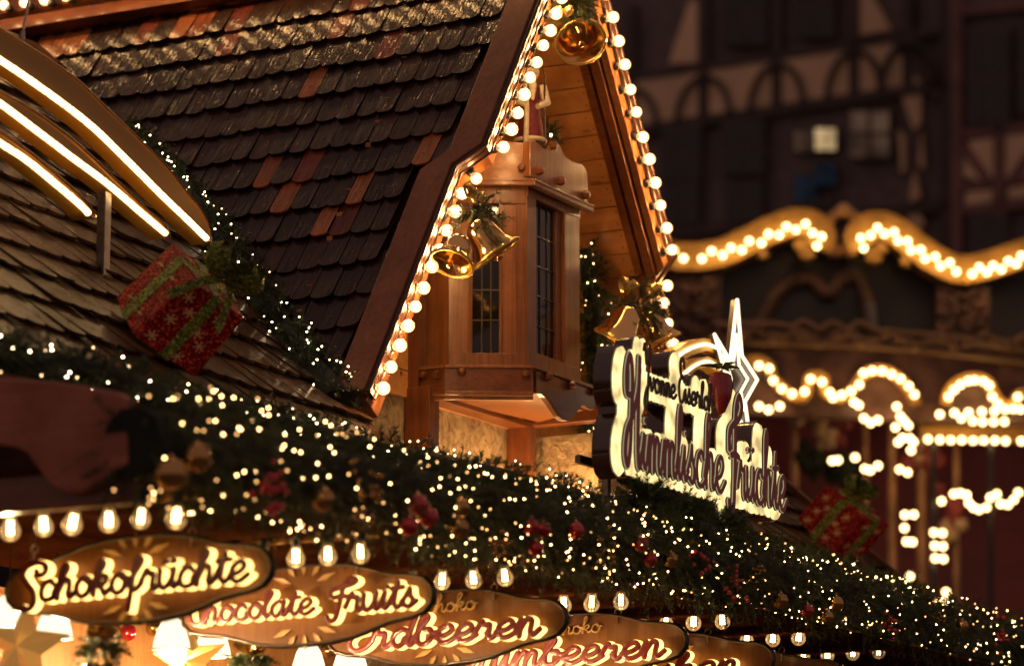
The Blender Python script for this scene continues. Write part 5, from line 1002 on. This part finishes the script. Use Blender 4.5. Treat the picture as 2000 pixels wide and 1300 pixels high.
Z3 = [(1465,35),(1531,38),(1592,40),(1653,40),(1716,42),(1775,42),(1837,42),(1897,45),(1985,45),(1298,52),(1322,28),(1362,30),(1383,50),(1370,97),(930,155),(962,152),(1058,137),(1112,200),(1142,208),(1185,183),(1306,203),(1350,220),(1540,380),(1608,340),(1645,335),(1680,345),(1692,390),(1717,415),(1748,427),(1790,415),(1812,360),(1848,342),(1870,395),(1910,400),(1943,372),(1968,332),(1335,457),(1385,455),(1333,530),(1345,605),(1378,607),(1363,800),(1358,870),(1383,930),(1497,555),(1545,558),(1502,628),(1548,632),(1505,698),(1550,702),(1565,888),(1520,950),(1575,955),(780,390)]
cb = [(1300 + x * .35, 400 + y * .35, -.05) for x, y in Z6[1:]] + [(1300 + x * .35, 845 + y * .35, .1) for x, y in Z3]
b = MB(); b.lathe([(.001, -.026), (.018, -.018), (.026, 0), (.018, .018), (.001, .026)], (0, 0, 0), Z, 8); CBM = b.mesh('lamp', [M['carb']], smooth=True); b = MB(); b.lathe([(.001, 0), (.03, 0), (.03, .06), (.001, .06)], (0, 0, 0), Vector((0, 1, 0)), 8)
for x, y, d in cb[:100]: inst(CBM, 'lamp', t, cq(x, y, d - .05))
mb = MB()
for x, y, d in cb[100:]: mb.ball(cq(x, y, d - .05), .025, 8, 6)
o = part(mb, 'lamps', M['carb'], t, True); o['kind'] = 'stuff'

# ------------------------------------------------------------------ timber framed houses on the square
UH = 50.0
plas = plain('plaster', (.7, .5, .33), .85, noise=.15, nscale=1.5); beam = plain('house_timber', (.075, .055, .055), .8, noise=.3, nscale=3); beam2 = plain('red_timber', (.18, .09, .09), .8, noise=.3, nscale=3); hglass = plain('house_glass', (.015, .014, .016), .12); slate = plain('slate', (.13, .1, .1), .7, noise=.3, nscale=5)
def hq(x, y, d=0.0): return onU(x, y, UH + d)
def house(name, label, d0, xr, mats, loc):
    t = thing('half_timbered_house', label, 'house', loc); x0, x1 = xr; a, b = hq(x0, 600, d0), hq(x1, 600, d0); mb = MB(); c = (a + b) / 2; c.z = 11; mb.box(c + U * 3.2, (b - a) * Vector((1, 1, 0)) / 2 if False else Vector(((b - a).x / 2, (b - a).y / 2, 0)), U * 3.0, Z * 11); part(mb, 'wall', mats, t); return t
t = house('h', 'dark half timbered house with curved braces and one lit window behind the carousel', 0, (1120, 1845), slate, hq(1500, 1200))
def hb(px, nm, m, d=.06, th=.16): mb = MB(); mb.prism([hq(x, y, d) for x, y in px], U * th); return part(mb, nm, m, t)
def hline(a, b, w, nm, m, d=0.02, th=.2):
    dx, dy = b[0] - a[0], b[1] - a[1]; l = math.hypot(dx, dy); nx, ny = -dy / l * w, dx / l * w; return hb([(a[0] + nx, a[1] + ny), (b[0] + nx, b[1] + ny), (b[0] - nx, b[1] - ny), (a[0] - nx, a[1] - ny)], nm, m, d, th)
hb([(1150, 172), (1370, 140), (1515, 118), (1667, 92), (1765, 72), (1830, 165), (1760, 178), (1370, 230), (1150, 262)], 'plaster_panel', plas)
for pl in ([(1306, 125), (1344, 8), (1352, 0), (1362, 0), (1362, 122)], [(1672, -10), (1702, -10), (1740, 58), (1672, 70)], [(1760, 185), (1800, 180), (1798, 240), (1784, 255)], [(1752, 250), (1768, 270), (1768, 330), (1760, 340)], [(1785, 330), (1798, 385), (1776, 395)], [(1800, 250), (1806, 330), (1794, 320)], [(1690, 415), (1752, 405), (1752, 440), (1690, 450)], [(1770, 420), (1790, 400), (1806, 440), (1776, 452)]): hb(pl, 'plaster_panel', plas)
for x, y in ((1230, 178), (1373, 155), (1516, 130), (1667, 104), (1772, 88)):
    hline((x, y - 170), (x, y + 80), 10, 'timber_post', beam)
    mb = MB(); q = [hq(x + 52 * math.cos(a), y + 78 - 82 * math.sin(a) - 52 * math.cos(a) * .15, -.02) for a in np.linspace(0, math.pi, 15)]; mb.tube(q, .055, 6); part(mb, 'curved_brace', beam, t, True)
hline((1140, 165), (1840, 62), 7, 'timber_rail', beam); hline((1140, 268), (1850, 165), 10, 'timber_rail', beam); hline((1140, 470), (1850, 400), 10, 'timber_rail', beam)
hline((1740, 60), (1835, 190), 12, 'timber_brace', beam); hline((1848, -20), (1848, 520), 12, 'corner_post', beam)
def win(x, y, w, hgt, pane, d=-.02):
    f = hb([(x - w, y - hgt), (x + w, y - hgt - w * .15), (x + w, y + hgt), (x - w, y + hgt)], 'window', beam, d, .1); mb = MB()
    for k, (sx_, sy_) in enumerate(((-.5, -.5), (.5, -.5), (-.5, .5), (.5, .5))):
        cx2, cy2 = x + sx_ * w, y + sy_ * hgt; mb.prism([hq(cx2 - w * .4, cy2 - hgt * .42, d - .01), hq(cx2 + w * .4, cy2 - hgt * .42, d - .01), hq(cx2 + w * .4, cy2 + hgt * .42, d - .01), hq(cx2 - w * .4, cy2 + hgt * .42, d - .01)], U * .01, 0)
    o = bpy.data.objects.new('pane', mb.mesh('pane', [pane], ORG[f.name])); COL.objects.link(o); o.parent = f; ORG[o.name] = ORG[f.name]
warmw = emit('lit_window', (1, .68, .33), .55, 1.2); dimw = emit('dim_window', (1, .55, .35), .05, 2); blue = emit('blue_window', (.25, .5, .85), .02, 2.5)
for x, y, w, hh_, p in ((1330, 300, 40, 55, hglass), (1452, 290, 42, 52, hglass), (1612, 272, 21, 22, warmw), (1570, 276, 20, 20, dimw), (1612, 340, 21, 22, blue), (1572, 368, 20, 26, blue), (1592, 400, 42, 8, hglass), (1698, 262, 42, 48, dimw), (1455, 30, 45, 60, hglass), (1592, 15, 40, 60, hglass), (1330, 400, 36, 40, hglass), (1455, 395, 36, 40, hglass)): win(x, y, w, hh_, p)
UH = 47.0
t = house('h', 'reddish half timbered house at the right picture edge with diagonal braces', 0, (1858, 2130), slate, hq(1990, 1200)); rest = t
for pl in ([(1882, 345), (1882, 300), (1918, 352)], [(1890, 276), (1940, 268), (1940, 348), (1930, 350)], [(1964, 264), (2080, 250), (2060, 300), (1975, 348), (1964, 345)], [(1990, 345), (2080, 290), (2080, 340)], [(1885, 376), (1938, 368), (1938, 392), (1885, 400)], [(1968, 365), (2080, 350), (2080, 374), (1968, 388)]): hb(pl, 'plaster_panel', plas)
hline((1868, -20), (1868, 620), 10, 'timber_post', beam2); hline((1950, 250), (1950, 420), 10, 'timber_post', beam2); hline((1880, 262), (2080, 238), 9, 'timber_rail', beam2); hline((1880, 364), (2080, 340), 7, 'timber_rail', beam2); hline((1878, 282), (1936, 362), 9, 'timber_brace', beam2); hline((2030, 272), (1970, 360), 9, 'timber_brace', beam2); hline((1880, 410), (2080, 386), 9, 'timber_rail', beam2); hline((1880, 20), (2080, 0), 10, 'timber_rail', beam2)
for x, y, w, hh_, p in ((1930, 150, 44, 95, hglass), (2030, 130, 44, 95, hglass), (1930, 480, 40, 60, hglass)): win(x, y, w, hh_, p)
for i, (x, y) in enumerate(((1912, 172), (1910, 195), (1921, 194), (1919, 212), (1912, 232), (1924, 233), (1968, 226), (1926, 440), (1924, 455))):
    pass
mb = MB(); mb.prism([Vector((-60, 92, 0)), Vector((90, 92, 0)), Vector((90, 92, 60)), Vector((-60, 92, 60))], Vector((0, 1, 0))); o = part(mb, 'night_sky', plain('night', (.01, .008, .01), .9)); tag(o, kind='structure')
